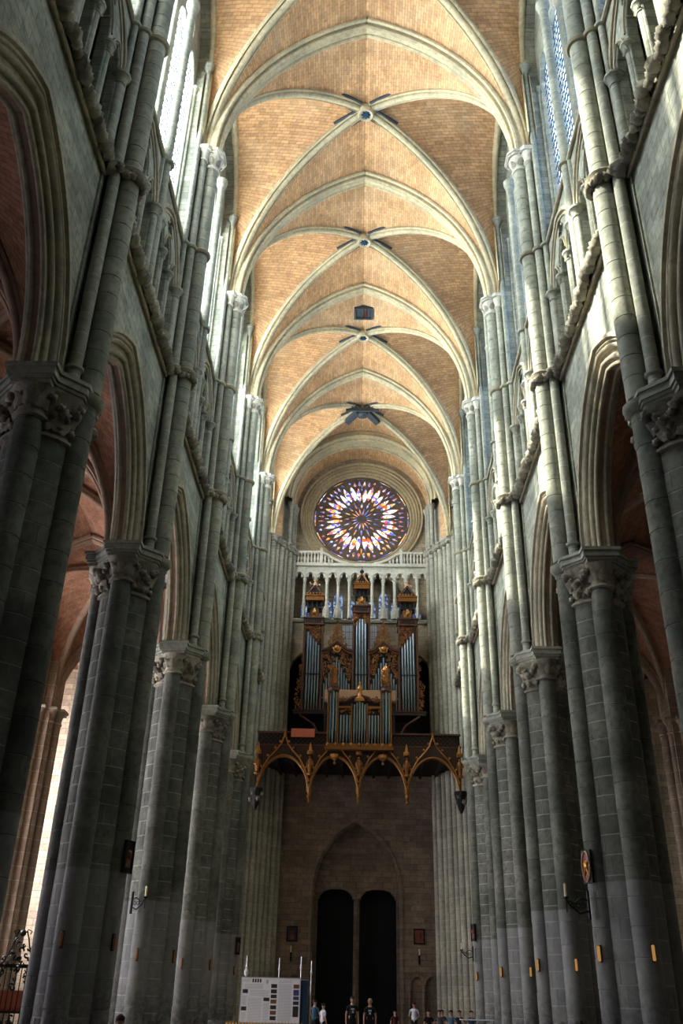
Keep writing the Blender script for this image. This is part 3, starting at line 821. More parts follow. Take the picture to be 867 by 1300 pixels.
for i in BAYS:
    y0_, y1_ = PY(i), PY(i+1)
    tr, dg, wl = vault_bay(ceiling, -XV, XV, y0_, y1_, ZV, ZA, 41.6, 42.25, CS, (0.35, 0.34, 0.72, 0.55), 0.86, 0.50, 'vault_brick', 'rib_stone', west_top=(42.1 if i == 4 else None))
    if i < 5:
        m = MB()
        for sx in (-1, 1): rib_sweep(m, tr[sx, -1], pb)
        m.build('transverse_rib', 'rib_stone', ceiling, True, 45)
    for sx in (-1, 1):
        m = MB()
        for sy in (-1, 1): rib_sweep(m, wl[sx, sy], pw)
        m.build('wall_rib', 'rib_stone', ceiling, True, 45)
    ym = (y0_+y1_)/2
    k = keystone(ceiling, 0, ym, 41.5, 'rib_stone')
    # painted dark rib ends round the keystone
    for (sx, sy), P in dg.items():
        m = MB(); q = P[-4:]; d = (P[-1]-P[-4]); d.z = 0; d.normalize(); ac = Vector((-d.y, d.x, 0))
        for sg in (-1, 1):
            m.bar(P[-1]+ac*0.27*sg-d*0.42+Vector((0, 0, 0.06)), P[-1]+ac*0.27*sg-d*1.75+Vector((0, 0, -0.02)), 0.09, 6)
        m.build('painted_band', 'lead', k)
    for (ax, ay) in ((-2.6, -0.9), (2.4, -0.9), (-4.6, 0.3), (4.4, 0.4)):
        pass
# dark timber and iron framework hung round the last keystone
t = thing('keystone_frame', 'dark crenellated metal frame hung below the vault keystone nearest the rose window', 'frame', (0, PY(4.5), 41.2))
m = MB(); m.box(-1.25, 1.25, -0.62, -0.45, -0.12, 0.2); m.build('beam', 'lead', t, False)
for k in range(8): MB().box(-1.25+k*0.333, -1.25+k*0.333+0.17, -0.66, -0.5, 0.2, 0.42).build('tooth', 'lead', t, False)
for sx in (-1, 1):
    m = MB(); m.add([(sx*0.25, 0.1, -0.1), (sx*0.5, -0.35, -0.1), (sx*1.35, 0.75, -0.30), (sx*1.05, 1.1, -0.30), (sx*0.25, 0.1, 0.2), (sx*0.5, -0.35, 0.2), (sx*1.35, 0.75, 0.05), (sx*1.05, 1.1, 0.05)], [(0, 1, 2, 3), (4, 7, 6, 5), (0, 4, 5, 1), (1, 5, 6, 2), (2, 6, 7, 3), (3, 7, 4, 0)]); m.build('arm', 'lead', t, False)
m = MB(); m.lathe([(0.42, -0.15), (0.42, 0.2)], 14); m.lathe([(0.2, -0.24), (0.3, -0.15)], 12); m.build('hub', 'lead', t)
# square trapdoor in the vault
t = thing('vault_hatch', 'square trapdoor of dark boards in a stone frame in the vault crown', 'hatch', (0, 45.55, 41.78))
m = MB(); m.box(-0.62, -0.5, -0.55, 0.55, -0.12, 0.2); m.box(0.5, 0.62, -0.55, 0.55, -0.12, 0.2); m.box(-0.5, 0.5, -0.55, -0.43, -0.12, 0.2); m.box(-0.5, 0.5, 0.43, 0.55, -0.12, 0.2)
m.build('frame', 'lead', t, False)
for k in range(4): MB().box(-0.48+k*0.245, -0.48+k*0.245+0.225, -0.43, 0.43, -0.02, 0.04).build('board', 'lead' if k != 2 else 'oak_red', t, False)

# ------------------------------------------------------------------ aisles and side chapels
_resp = MB()
def resp_shaft(mb, r, x, y, z1):
    mb.lathe([(r+.16, 0), (r+.18, .3), (r+.05, .5), (r, .6), (r, z1-.75), (r+.05, z1-.73), (r+.05, z1-.66), (r, z1-.62), (r+.04, z1-.3), (r+.15, z1-.12)], 12, x, y)
    q = r+.17; slab(mb, [(-q, -q), (q, -q), (q, q), (-q, q)], z1-.12, z1, x, y)
_resp.box(-0.55, 0.6, -0.75, 0.75, 0, 20.6)
for x, y, r in ((-0.70, 0, .24), (-0.55, -.48, .17), (-.55, .48, .17), (-.05, -.82, .2), (-.05, .82, .2)): resp_shaft(_resp, r, x, y, 13.9)
_respm = _resp.mesh('respond', 'aisle_stone' if 'aisle_stone' in MATS else stone('aisle_stone', (0.36, 0.265, 0.19), (0.22, 0.16, 0.115), joint=0.6).name)
ZX = {-1: 'glass_chapel_south', 1: 'glass_chapel_north'}
_chpane = plate('pane', lancet(0, 2.6, 4.5, 12.5, 1.6, 8), [], 0.02, 0, None)
_chpane.materials.append(None)
_chmull = MB()
for x in (-1.3, 0, 1.3): _chmull.box(x-.1, x+.1, -.12, .12, 4.5, 15.2)
for z in range(6): _chmull.box(-2.6, 2.6, -.05, .05, 5.5+z*1.5, 5.56+z*1.5)
_chmullm = _chmull.mesh('mullions', 'white_stone', False)
_charch = plate('chapel_wall', [(-BAY/2, 0), (BAY/2, 0), (BAY/2, 20.6), (-BAY/2, 20.6)], [lancet(0, 2.6, 4.5, 12.5, 1.6, 8)], 0.3, 0.05, 'ashlar_cream')
_opening = plate('chapel_opening', [(-BAY/2, 0), (BAY/2, 0), (BAY/2, 20.6), (-BAY/2, 20.6)], [lancet(0, 3.45, 0.02, 13.9, 1.6, 10)], 0.7, 0.12, 'aisle_stone')
aisle_c = {-1: struct('ceiling_aisle_south'), 1: struct('ceiling_aisle_north')}
for s, side, comp in SIDES:
    wo = struct('wall_outer_'+side)
    for i in range(-1, 6):
        link('respond', _respm, wo, (s*XO, PY(i), 0), (0, 0, 0 if s > 0 else pi))
        x0, x1 = sorted((s*(XO+0.4), s*20.6))
        MB().box(x0, x1, PY(i)-0.25, PY(i)+0.25, 0, 20.6).build('chapel_partition', 'ashlar_cream', wo, False)
    for i in BAYS:
        yc = PY(i)+BAY/2
        link('chapel_opening', _opening, wo, (s*(XO+0.2), yc, 0), (0, 0, pi/2))
        link('chapel_wall', _charch, wo, (s*20.4, yc, 0), (0, 0, pi/2))
        wi = window('tall side chapel window seen through the %s aisle' % ('cream-walled' if s < 0 else 'dark'))
        wi.location = (s*20.45, yc, 0); wi.rotation_euler = (0, 0, pi/2)
        o = link('pane', _chpane, wi); o.material_slots[0].link = 'OBJECT'; o.material_slots[0].material = MATS[ZX[s] if s > 0 or i >= 1 else 'glass_chapel_shaded']
        link('mullions', _chmullm, wi, (0, s*0.1, 0))
        xa, xb = sorted((s*7.95, s*(XO-0.2)))
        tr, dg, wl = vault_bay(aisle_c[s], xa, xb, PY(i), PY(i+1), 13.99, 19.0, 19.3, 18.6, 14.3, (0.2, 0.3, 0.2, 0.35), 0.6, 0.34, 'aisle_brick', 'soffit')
        m = MB(); pa = rib_profile(0.6, 0.3, 'big')
        for sx in (-1, 1): rib_sweep(m, tr[sx, -1], pa)
        m.build('transverse_rib', 'soffit', aisle_c[s], True, 45)
        keystone(aisle_c[s], (xa+xb)/2, yc, 19.2, 'soffit', 0.3)
        x0, x1 = sorted((s*(XO+0.3), s*20.6))
    x0, x1 = sorted((s*(XO-0.3), s*21)); MB().box(x0, x1, 8, 66, 18.9, 19.1).build('chapel_ceiling', 'aisle_brick', aisle_c[s], False)
    x0, x1 = sorted((s*8.6, s*21)); MB().box(x0, x1, YF+0.2, YF+0.8, 0, 20.7).build('aisle_end', 'ashlar_cream', wo, False)
    for i in range(-1, 6):       # buttress piers and flyers outside, they shade the windows
        x0, x1 = sorted((s*13.0, s*17.5)); y = PY(i)
        fb = MB().box(x0, x1, y-1.35, y+1.35, 21.0, 39.5).build('buttress', 'ashlar_side', wo, False)
        m = MB(); m.add([(x0, y-1.35, 39.5), (x1, y-1.35, 39.5), (x1, y+1.35, 39.5), (x0, y+1.35, 39.5), ((x0+x1)/2, y, 43.5)], [(0, 1, 4), (1, 2, 4), (2, 3, 4), (3, 0, 4)]); m.build('pinnacle', 'ashlar_side', fb, False)
        for z0 in (29.0, 35.5):
            P = [(7.9, z0+2.2), (9.5, z0+3.0), (11.2, z0+3.0), (13.0, z0+2.0)]; m = MB()
            for (xa, za), (xb, zb) in zip(P, P[1:]):
                m.add([(s*xa, y-.4, za-.7), (s*xb, y-.4, zb-.7), (s*xb, y+.4, zb-.7), (s*xa, y+.4, za-.7), (s*xa, y-.4, za+.3), (s*xb, y-.4, zb+.3), (s*xb, y+.4, zb+.3), (s*xa, y+.4, za+.3)], [(0, 1, 2, 3), (4, 7, 6, 5), (0, 4, 5, 1), (3, 2, 6, 7), (0, 3, 7, 4), (1, 5, 6, 2)])
            m.build('flying_buttress', 'ashlar_side', wo, False)

# ------------------------------------------------------------------ west end: tower piers
def towershafts(s):
    return [(s*(7.35-0.29*k), 59.9+0.48*k, 0.25 if k % 2 == 0 else 0.2) for k in range(8)]
for s, side, comp in SIDES:
    t = struct('wall_tower_'+side)
    S_ = towershafts(s)
    m = MB(); P = [(s*7.55, 59.9), (s*5.45, 63.4), (s*5.3, 63.75), (s*9.0, 63.75), (s*9.0, 59.9)]
    slab(m, P, 0, 43.5); m.build('core', 'tower_stone', t, False)
    for k, (x, y, r) in enumerate(S_):
        top = ZV if k >= 2 else 35.6
        m = MB(); m.lathe([(r+.12, 0), (r+.14, .5), (r+.04, .8), (r, .95), (r, top-.9), (r+.05, top-.87), (r+.05, top-.8), (r, top-.76), (r+.05, top-.35), (r+.16, top-.15)], 12, x, y)
        slab(m, octo(r+.17, .55), top-.15, top, x, y)
        sh = m.build('shaft', 'tower_stone', t)
        for a in range(4):
            A = atan2(-1, -s)+(a-1.5)*0.6
            link('leaf', KNOT[a % 3], sh, (x+(r+.08)*cos(A), y+(r+.08)*sin(A), top-.42), (0, a, A+pi/2), (.8, .8, .8))
    for x, y, r in ((s*5.62, 62.2, .17), (s*5.42, 62.75, .15), (s*5.3, 63.25, .15)):
        m = MB(); m.lathe([(r+.06, ZV), (r+.06, ZV+.15), (r, ZV+.25), (r, 35.9), (r+.05, 36.0), (r, 36.05), (r+.14, 36.45), (r+.14, 36.6)], 10, x, y); m.build('upper_shaft', 'tower_stone', t)

# ------------------------------------------------------------------ west wall with rose, gallery and portal
ROSE = (0.04, 36.3); RG = 3.95
def rect(x0, x1, z0, z1): return [(x0, z0), (x1, z0), (x1, z1), (x0, z1)]
portal_hole = [(-2.92, 0.02)]+[(0.04+u*2.92/2.92, 7.9+v) for u, v in parch(2.92, 2.0, 0, 12)]+[(2.98, 0.02)]
portal_hole = lancet(0.04, 2.92, 0.02, 7.9, 1.98, 12)
side_h = [[(-5.25, 15.72), (-5.25, 23.2), (-5.0, 23.9), (-4.5, 24.4), (-3.6, 24.6), (3.7, 24.6), (4.6, 24.4), (5.1, 23.9), (5.33, 23.2), (5.33, 15.72)]]
link('west_wall_upper', plate('west_wall_upper', rect(-7.6, 7.6, 26.9, 43.6), [circ(ROSE[0], ROSE[1], 5.02, 64), rect(-5.28, 5.36, 27.3, 31.5)], 0.6, 0, 'ashlar_gallery'), wall_west, (0, 64.1, 0))
link('west_wall_middle', plate('west_wall_middle', rect(-7.6, 7.6, 15.6, 26.9), side_h, 0.6, 0, 'ashlar_gallery'), wall_west, (0, 64.1, 0))
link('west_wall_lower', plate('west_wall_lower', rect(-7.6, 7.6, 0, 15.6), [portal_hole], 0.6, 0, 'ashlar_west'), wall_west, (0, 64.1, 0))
MB().box(-9, 9, 67.5, 67.9, 0, 43.6).build('tower_back', 'blackwood', wall_west, False)
MB().box(-9, 9, 64.4, 67.6, 26.6, 27.2).build('gallery_floor', 'ashlar_gallery', wall_west, False)
MB().box(-9, 9, 64.4, 67.6, 31.55, 31.9).build('gallery_lid', 'ashlar_gallery', wall_west, False)
MB().box(-9, 9, 65.6, 66.0, 27, 31.7).build('gallery_back', 'ashlar_gallery', wall_west, False)
for s in (-1, 1):
    x0, x1 = sorted((s*7.6, s*9.0)); MB().box(x0, x1, 63.7, 67.6, 0, 43.6).build('tower_side', 'ashlar_gallery', wall_west, False)
m = MB(); m.box(-5.4, 5.4, 63.62, 63.85, 26.95, 27.15); m.bar((-5.4, 63.62, 27.1), (5.4, 63.62, 27.1), 0.09, 8); m.build('gallery_sill', 'white_stone', wall_west)
# window frames behind the gallery
for k, x in enumerate((-4.35, -2.55, -1.75, -0.65, 0.9, 1.85, 2.75, 4.5)):
    big = k in (2, 5)
    wi = window('small blue leaded window behind the gallery arcade, number %d of eight counted from the clear-window side' % (k+1))
    wi['label'] = '%s leaded window behind the gallery arcade below the rose' % ('tall pale blue' if big else 'small dark blue')
    wi.location = (x, 65.57, 0)
    hw = 0.36 if big else 0.32; zt = 29.6 if big else 28.9
    link('pane', plate('pane', lancet(0, hw, 27.75, zt, 0.5, 5), [], 0.02, 0, 'glass_gallery'), wi)
    b_ = MB()
    for q in range(7): b_.box(-hw, hw, -.03, -.01, 28.0+q*.3, 28.02+q*.3)
    for q in (-.5, 0, .5): b_.box(q*hw-.01, q*hw+.01, -.03, -.01, 27.75, zt)
    b_.build('leading', 'iron', wi, False)

# tower arch framing the rose: concentric bands stepping back
def semi(r0, n=32, drop=0.0):
    def f(dr):
        r = r0+dr; L = [(r*cos(pi-pi*k/n), r*sin(pi-pi*k/n)) for k in range(n+1)]
        return L
    return f
fmw = lambda u, v, d: (0.04+u, d, 36.4+v)
m = MB(); sweep(m, semi(5.3), [(0.95, 60.9), (0.62, 60.9), (0.55, 60.82), (0.45, 60.84), (0.42, 60.95), (0.48, 61.05), (0.36, 61.12), (0.28, 61.05), (0.2, 61.08), (0.18, 61.2), (0.24, 61.3), (0.22, 61.9), (0.15, 61.95), (0.08, 61.9), (0.02, 61.95), (0.02, 62.05), (0.08, 62.12)], fmw); m.build('tower_arch', 'rib_stone', ceiling, True, 50)
m = MB(); sweep(m, semi(5.3), [(0.08, 62.12), (0.08, 63.82)], fmw)
o = m.build('tower_arch_soffit', 'vault_brick', ceiling)
me = o.data; ul = me.uv_layers.new(name='UVMap')
for lp in me.loops:
    c = me.vertices[lp.vertex_index].co; a = atan2(c.z-36.4, c.x); ul.data[lp.index].uv = (c.y, a*5.4)
# gable of masonry over the tower arch up to the web
m = MB(); n = 32
vs_ = []
for k in range(n+1):
    a = pi-pi*k/n; r = 6.2; vs_ += [(0.04+r*cos(a), 60.92, 36.4+r*sin(a)), (0.04+r*1.6*cos(a), 60.92, 36.4+r*1.25*sin(a))]
m.add(vs_, [(2*k, 2*k+2, 2*k+3, 2*k+1) for k in range(n)]); m.build('tower_arch_gable', 'ashlar_gallery', ceiling, False)
# rose frame
wr = window('great round stained-glass rose window with flamboyant petal tracery')
fr = lambda u, v, d: (ROSE[0]+u, d, ROSE[1]+v)
def ringp(r0, n=72):
    return lambda dr: [((r0+dr)*cos(2*pi*k/n), (r0+dr)*sin(2*pi*k/n)) for k in range(n+1)]
prof = [(1.12, 63.82), (1.12, 63.66), (1.05, 63.60), (0.97, 63.62), (0.93, 63.72), (0.90, 63.80), (0.84, 63.74), (0.76, 63.72), (0.72, 63.82), (0.70, 63.92), (0.62, 63.86), (0.54, 63.86), (0.50, 63.96), (0.48, 64.04), (0.38, 63.98), (0.30, 64.0), (0.27, 64.1), (0.22, 64.16), (0.14, 64.1), (0.06, 64.14), (0.0, 64.25), (-0.02, 64.45)]
m = MB(); sweep(m, ringp(RG), prof, fr); m.build('rose_frame', 'rose_stone', wr, True, 50)
def petal(r0, r1, ang, wd, skew=0.0, n=7, p=0.5):
    L = []; R_ = []
    for k in range(n+1):
        t = k/n; r = r0+(r1-r0)*t; wv = wd*0.5*sin(pi*(t**p if t > 0 else 0))**0.9 if 0 < t < 1 else 0
        off = skew*sin(pi*t)
        L.append((r, off+wv)); R_.append((r, off-wv))
    P = L+R_[-2:0:-1]
    ca, sa = cos(ang), sin(ang)
    return [(x*ca-y*sa, x*sa+y*ca) for x, y in P]
HO = []
for q in range(8):
    A = 2*pi*q/8+pi/8
    for sg in (-1, 1):
        HO.append((petal(1.72, 3.28, A+sg*radians(5.55), 0.45, sg*0.02, 9, 0.85), 'l'))
        HO.append((petal(1.50, 3.0, A+sg*radians(16.4), 0.40, sg*-0.02, 9, 0.85), 'l'))
        HO.append((petal(0.30, 1.22, A+sg*radians(11.25), 0.17), 'd'))
        HO.append((petal(3.05, 3.66, A+sg*radians(12.0), 0.27), 'd'))
        HO.append((petal(3.36, 3.70, A+sg*radians(5.2), 0.30), 'd'))
        HO.append((petal(3.05, 3.68, A+sg*radians(18.8), 0.26), 'd'))
    HO.append((petal(0.98, 1.78, A, 0.20), 'd')); HO.append((petal(0.98, 1.62, A+radians(22.5), 0.20), 'd'))
    HO.append((petal(2.62, 3.3, A+radians(22.5), 0.16), 'd'))
for q in range(12):
    A = 2*pi*q/12
    a0, a1 = A-radians(11), A+radians(11); P = [(3.88*cos(a0+(a1-a0)*k/6), 3.88*sin(a0+(a1-a0)*k/6)) for k in range(7)]+[((3.74+.02*abs(k-3))*cos(a1+(a0-a1)*k/6), (3.74+.02*abs(k-3))*sin(a1+(a0-a1)*k/6)) for k in range(7)]
    HO.append((P, 'l' if q % 3 else 'd'))
link('rose_tracery', plate('rose_tracery', circ(0, 0, RG+0.02, 72), [h for h, _ in HO], 0.16, 0.012, 'oak_stone' if 'oak_stone' in MATS else stone('oak_stone', (0.13, 0.095, 0.065), (0.08, 0.06, 0.045)).name), wr, (ROSE[0], 64.36, ROSE[1]))
for h, kd in HO:
    cx = sum(p[0] for p in h)/len(h); cy = sum(p[1] for p in h)/len(h)
    pts = [(cx+(x-cx)*1.05, cy+(y-cy)*1.05) for x, y in h]
    n = len(pts); mb = MB(); mb.add([(cx, 0, cy)]+[(x, 0, y) for x, y in pts], [(0, 1+i, 1+(i+1) % n) for i in range(n)])
    mb.build('pane', 'glass_rose' if kd == 'l' else 'glass_rose_dark', wr, False, loc=(ROSE[0], 64.43, ROSE[1]))
MB().box(-6, 6, 64.9, 65.0, 31.9, 43).build('rose_backing', 'blackwood', wall_west, False)

# gallery arcade: twelve trefoil arches on colonnettes
ga = thing('gallery_arcade', 'pale stone arcade of trefoil arches on slim columns below the rose', 'arcade', (0.04, 63.75, 0))
NA = 12; PIT_ = 10.56/NA
GH = []
for k in range(NA):
    x = -5.28+PIT_*(k+.5); hw = 0.355
    tre = [(x-hw, 27.18)]+[(x-hw, 30.35)]
    tre += [(x-hw*0.62+hw*0.5*cos(a), 30.52+hw*0.55*sin(a)) for a in (pi*1.15, pi*0.9, pi*0.6, pi*0.4)]
    tre += [(x+hw*0.52*cos(a), 30.86+hw*0.8*sin(a)) for a in (pi*1.05, pi*0.8, pi*0.5, pi*0.2, -pi*0.05)]
    tre += [(x+hw*0.62+hw*0.5*cos(a), 30.52+hw*0.55*sin(a)) for a in (pi*0.6, pi*0.4, pi*0.1, -pi*0.15)]
    tre += [(x+hw, 30.35), (x+hw, 27.18)]
    GH.append(tre)
link('arch_screen', plate('arch_screen', rect(-5.30, 5.30, 27.16, 31.55), GH, 0.34, 0.03, 'white_stone'), ga)
fg = lambda u, v, d: (u, d, v)
for k in range(NA):
    x = -5.28+PIT_*(k+.5)
    m = MB(); sweep(m, lambda dr: [(x+u, 30.62+v) for u, v in parch(0.36, 0.12, dr, 6)], [(0.07, -0.16), (0.06, -0.24), (0.0, -0.25), (-0.03, -0.17)], fg); m.build('arch_hood', 'white_stone', ga)
_gc = colonnette_mesh('colonnette', 0.09, 30.45-27.2, 'white_stone', 0.5, 10)
for k in range(1, NA):
    x = -5.28+PIT_*k
    link('colonnette', _gc, ga, (x, -0.2, 27.2))
    if k % 3 == 0 or k in (4, 8):
        m = MB(); m.lathe([(0.30, 27.15), (0.30, 27.7), (0.24, 27.95), (0.13, 28.35)], 8, x, -0.2); m.build('pedestal', 'white_stone', ga)
# balustrade
bl = thing('balustrade', 'white stone balustrade of turned balusters dipping round the rose frame', 'balustrade', (0.04, 63.42, 0))
_bal = MB().lathe([(0.11, 0), (0.11, .08), (0.06, .12), (0.06, .2), (0.115, .42), (0.06, .68), (0.05, .74), (0.10, .8), (0.10, .88)], 8).mesh('baluster', 'white_stone')
MB().box(-5.3, 5.3, -0.14, 0.22, 31.55, 31.78).build('base_rail', 'white_stone', bl, False)
for sg in (-1, 1):
    x0, x1 = sorted((sg*3.15, sg*5.3))
    MB().box(x0, x1, -0.13, 0.13, 32.66, 32.84).build('top_rail', 'white_stone', bl, False)
    m = MB(); pts = [(sg*3.15, 32.75), (sg*2.7, 32.55), (sg*2.2, 32.2), (sg*1.6, 31.92), (sg*1.0, 31.8)]
    for a, b in zip(pts, pts[1:]):
        m.add([(a[0], -.12, a[1]-.09), (a[0], .12, a[1]-.09), (a[0], .12, a[1]+.09), (a[0], -.12, a[1]+.09), (b[0], -.12, b[1]-.09), (b[0], .12, b[1]-.09), (b[0], .12, b[1]+.09), (b[0], -.12, b[1]+.09)], [(0, 1, 5, 4), (1, 2, 6, 5), (2, 3, 7, 6), (3, 0, 4, 7)])
    m.build('sloping_rail', 'white_stone', bl, False)
    m = MB(); m.box(sg*3.15-.12, sg*3.15+.12, -.14, .14, 31.75, 32.95); m.sphere((sg*3.15, 0, 33.05), .13); m.build('post', 'white_stone', bl)
    for k in range(8):
        link('baluster', _bal, bl, (sg*(3.4+k*0.265), 0, 31.78))
    for xx, hh in ((2.85, .74), (2.55, .58), (2.28, .42)):
        link('baluster', _bal, bl, (sg*xx, 0, 31.78), None, (1, 1, hh))
# pale panels on the wall behind the organ
for x0, x1 in ((-1.35, -0.52), (0.75, 1.32)):
    t = thing('wall_panel', 'pale gridded panel on the wall, on the %s side of the central organ tower' % ('clear-window' if x0 < 0 else 'sunlit-wall'), 'panel', ((x0+x1)/2, 63.76, 0), group='pale wall panels')
    w_ = (x1-x0)/2
    MB().box(-w_, w_, -.02, .02, 24.55, 26.75).build('sheet', 'grey_blue', t, False)
    m = MB()
    for q in range(4): m.box(-w_+q*w_*2/3-.012, -w_+q*w_*2/3+.012, -.035, -.02, 24.55, 26.75)
    for q in range(5): m.box(-w_, w_, -.035, -.02, 24.55+q*.55-.012, 24.55+q*.55+.012)
    m.build('grid', 'lead', t, False)

# ------------------------------------------------------------------ portal
d1 = struct('door_1'); d1['label'] = 'twin dark doorway under a pointed arch with plain tympanum'
fp = lambda u, v, d: (0.04+u, d, 7.9+v)
m = MB(); sweep(m, lambda dr: [(-2.92-dr, -7.9)]+parch(2.92, 1.98, dr, 14)+[(2.92+dr, -7.9)], [(0.16, 63.82), (0.15, 63.74), (0.06, 63.72), (0.02, 63.8), (0.0, 63.9), (-0.08, 63.95), (-0.08, 64.95)], fp); m.build('portal_arch', 'ashlar_west', d1, True, 50)
def doorhole(x0, x1): return [(x0, 0.02), (x0, 7.6), (x0+.1, 7.62), (x0+.12, 7.78), (x0+.45, 8.1), (x0+.9, 8.22), (x1-.9, 8.22), (x1-.45, 8.1), (x1-.12, 7.78), (x1-.1, 7.62), (x1, 7.6), (x1, 0.02)]
link('tympanum', plate('tympanum', lancet(0.04, 2.9, 0.0, 7.9, 1.98, 12), [doorhole(-2.62, -0.14), doorhole(0.19, 2.71)], 0.4, 0.03, 'ashlar_west'), d1, (0, 65.1, 0))
MB().lathe([(0.15, 0), (0.15, .6), (.1, .7), (.1, 7.3), (.14, 7.4), (.17, 7.6)], 8, 0.025, 64.85).build('trumeau_shaft', 'ashlar_west', d1)
for x0, x1 in ((-2.7, 0.0), (0.05, 2.8)):
    lf = MB().box(x0, x1, 66.1, 66.2, 0, 8.4).build('door_leaf', 'door_dark', d1, False)
    for k in range(6): 
        w_ = (x1-x0)/6; MB().box(x0+k*w_+.03, x0+(k+1)*w_-.03, 66.05, 66.1, 0.1, 8.2).build('plank', 'door_dark', lf, False)
MB().box(-3.0, 3.1, 65.3, 66.5, 8.5, 8.7).build('vestibule_lid', 'blackwood', d1, False)
for x in (-3.1, 3.05): MB().box(x, x+.1, 65.3, 66.5, 0, 8.6).build('vestibule_side', 'blackwood', d1, False)
# blind arcade at the wall foot
for sgn, x0 in ((1, 3.40), (-1, -5.25)):
    t = thing('blind_arcade', 'low blind arcade of two trefoil arches, %s side of the portal' % ('seated-visitors' if sgn > 0 else 'information-board'), 'arcade', (x0, 63.8, 0), group='blind arcades')
    hl = []
    for k in (0, 1):
        xc = 0.5+k*0.92; hw = .38
        hl.append([(xc-hw, 0.02), (xc-hw, 2.45)]+[(xc-.2+.2*cos(a), 2.62+.2*sin(a)) for a in (pi*1.2, pi, pi*.7)]+[(xc+.22*cos(a), 2.86+.2*sin(a)) for a in (pi, pi*.7, pi*.3, 0)]+[(xc+.2+.2*cos(a), 2.62+.2*sin(a)) for a in (pi*.3, 0, -pi*.2)]+[(xc+hw, 2.45), (xc+hw, .02)])
    link('arch_screen', plate('arch_screen', [(0, 0), (1.92, 0), (1.92, 2.5), (1.85, 2.95), (1.42, 3.3), (.96, 2.95), (.5, 3.3), (.07, 2.95), (0, 2.5)], hl, 0.16, 0.03, 'ashlar_west'), t, (0, -0.09, 0))
    for x in (0.05, .96, 1.87): link('colonnette', colonnette_mesh('colonnette', .06, 2.5, 'ashlar_west', .3, 8), t, (x, -.2, 0))
# framed paintings with sconces either side of the portal
for x, nm in ((-4.14, 'information-board'), (4.1, 'blind-arcade')):
    t = thing('framed_painting', 'small dark framed painting on the brown wall, on the %s side of the portal' % nm, 'painting', (x, 63.74, 5.32), group='portal paintings')
    m = MB()
    for a, b, c, d in ((-.36, .36, .38, .46), (-.36, .36, -.46, -.38), (-.36, -.28, -.38, .38), (.28, .36, -.38, .38)): m.box(a, b, -.06, .05, c, d)
    m.build('frame', 'blackwood', t, False); MB().box(-.28, .28, -.01, .04, -.38, .38).build('canvas', 'painting_red' if x > 0 else 'photo_dark', t, False)
    m = MB(); m.sphere((0.0, -.02, .1), .12, 8, 6, 1.3); m.lathe([(.2, -.35), (.17, -.1), (.08, 0)], 8, 0, 0, True, 0, 1, .15); m.build('painted_figure', 'photo_brown', t)
    t = thing('wall_sconce', 'black iron candle sconce below the painting on the %s side of the portal' % nm, 'sconce', (x-.02, 63.78, 4.0), group='portal sconces')
    m = MB(); m.box(-.06, .06, -.02, .02, -.3, .35); m.tube([(0, -.02, -.2), (0, -.2, -.25), (0, -.3, -.1), (0, -.3, .15)], .03); m.lathe([(.02, .15), (.1, .2), (.1, .23)], 8, 0, -.3); m.build('bracket', 'iron', t)
    MB().lathe([(.045, .23), (.045, .58), (.0, .62)], 8, 0, -.3).build('candle', 'wax', t)

# ------------------------------------------------------------------ organ tribune
tb = thing('organ_tribune', 'dark carved timber organ gallery with gilded ogee arches and pendants', 'balcony', (0.03, 57.3, 0))
PX = [-6.42, -3.08, 0.03, 3.06, 6.42]; ZSP, ZAP, ZR = 13.15, 15.25, 16.78
edge = []
for k in range(4):
    x0, x1 = PX[k], PX[k+1]; a = (x1-x0)/2; c = ((ZAP-ZSP)**2-a*a)/(2*a)
    edge += [((x0+x1)/2+u, ZSP+v*(ZAP-ZSP)/max(1e-6, sqrt(max(1e-6, a*a+2*a*c)))) for u, v in ([(-a*cos(pi*q/16)**0.9 if q < 8 else (a*cos(pi*(16-q)/16)**0.9), 0) for q in range(0)] or [(u_, v_) for u_, v_ in parch(a, max(c, -a*.1), 0, 8)])]
edge = []
def tri_arch(x0, x1, z0, z1, n=9):
    xm = (x0+x1)/2; a = (x1-x0)/2; L = []
    for q in range(n+1):
        t = q/n; u = -1+t; L.append((xm+a*u, z0+(z1-z0)*(1-abs(u)**2.0)**0.62 if t < 1 else z1))
    return L+[(2*xm-x, z) for x, z in reversed(L[:-1])]
for k in range(4): edge += tri_arch(PX[k]+.03, PX[k+1]-.03, ZSP, ZAP)
link('front_panel', plate('front_panel', [(6.5, 15.95), (-6.5, 15.95)]+edge, [], 0.16, 0.02, 'oak'), tb)
link('rail_board', plate('rail_board', rect(-6.5, 6.5, 15.95, 16.72), [], 0.06, 0, 'blackwood'), tb, (0, .08, 0))
m = MB(); m.box(-6.55, 6.55, -.12, .1, 16.7, 16.8); m.box(-6.55, 6.55, -.13, .1, 15.9, 15.98); m.build('rail', 'oak_red', tb, False)
m = MB()
n = 44
for k in range(-4, n+1):
    x = -6.5+13.0*k/n
    for sg in (-1, 1):
        xa, xb = (x, x+.78) if sg > 0 else (x+.78, x)
        if min(xa, xb) < -6.5 or max(xa, xb) > 6.5: continue
        m.bar((xa, -.02, 15.96), (xb, -.02, 16.72), 0.013, 4)
m.build('lattice', 'oak_red', tb, False, kind='stuff')
m = MB()
for k in range(90):
    x = -6.3+12.6*(k+.5)/90
    lo = max(z for xx, z in ((xx, z) for xx, z in edge) if abs(xx-x) < 0.4) if any(abs(xx-x) < .4 for xx, _ in edge) else 15.2
    if lo < 15.7: m.bar((x, -.1, lo+.1), (x, -.1, 15.9), 0.018, 4)
m.build('spandrel_tracery', 'oak_red', tb, False, kind='stuff')
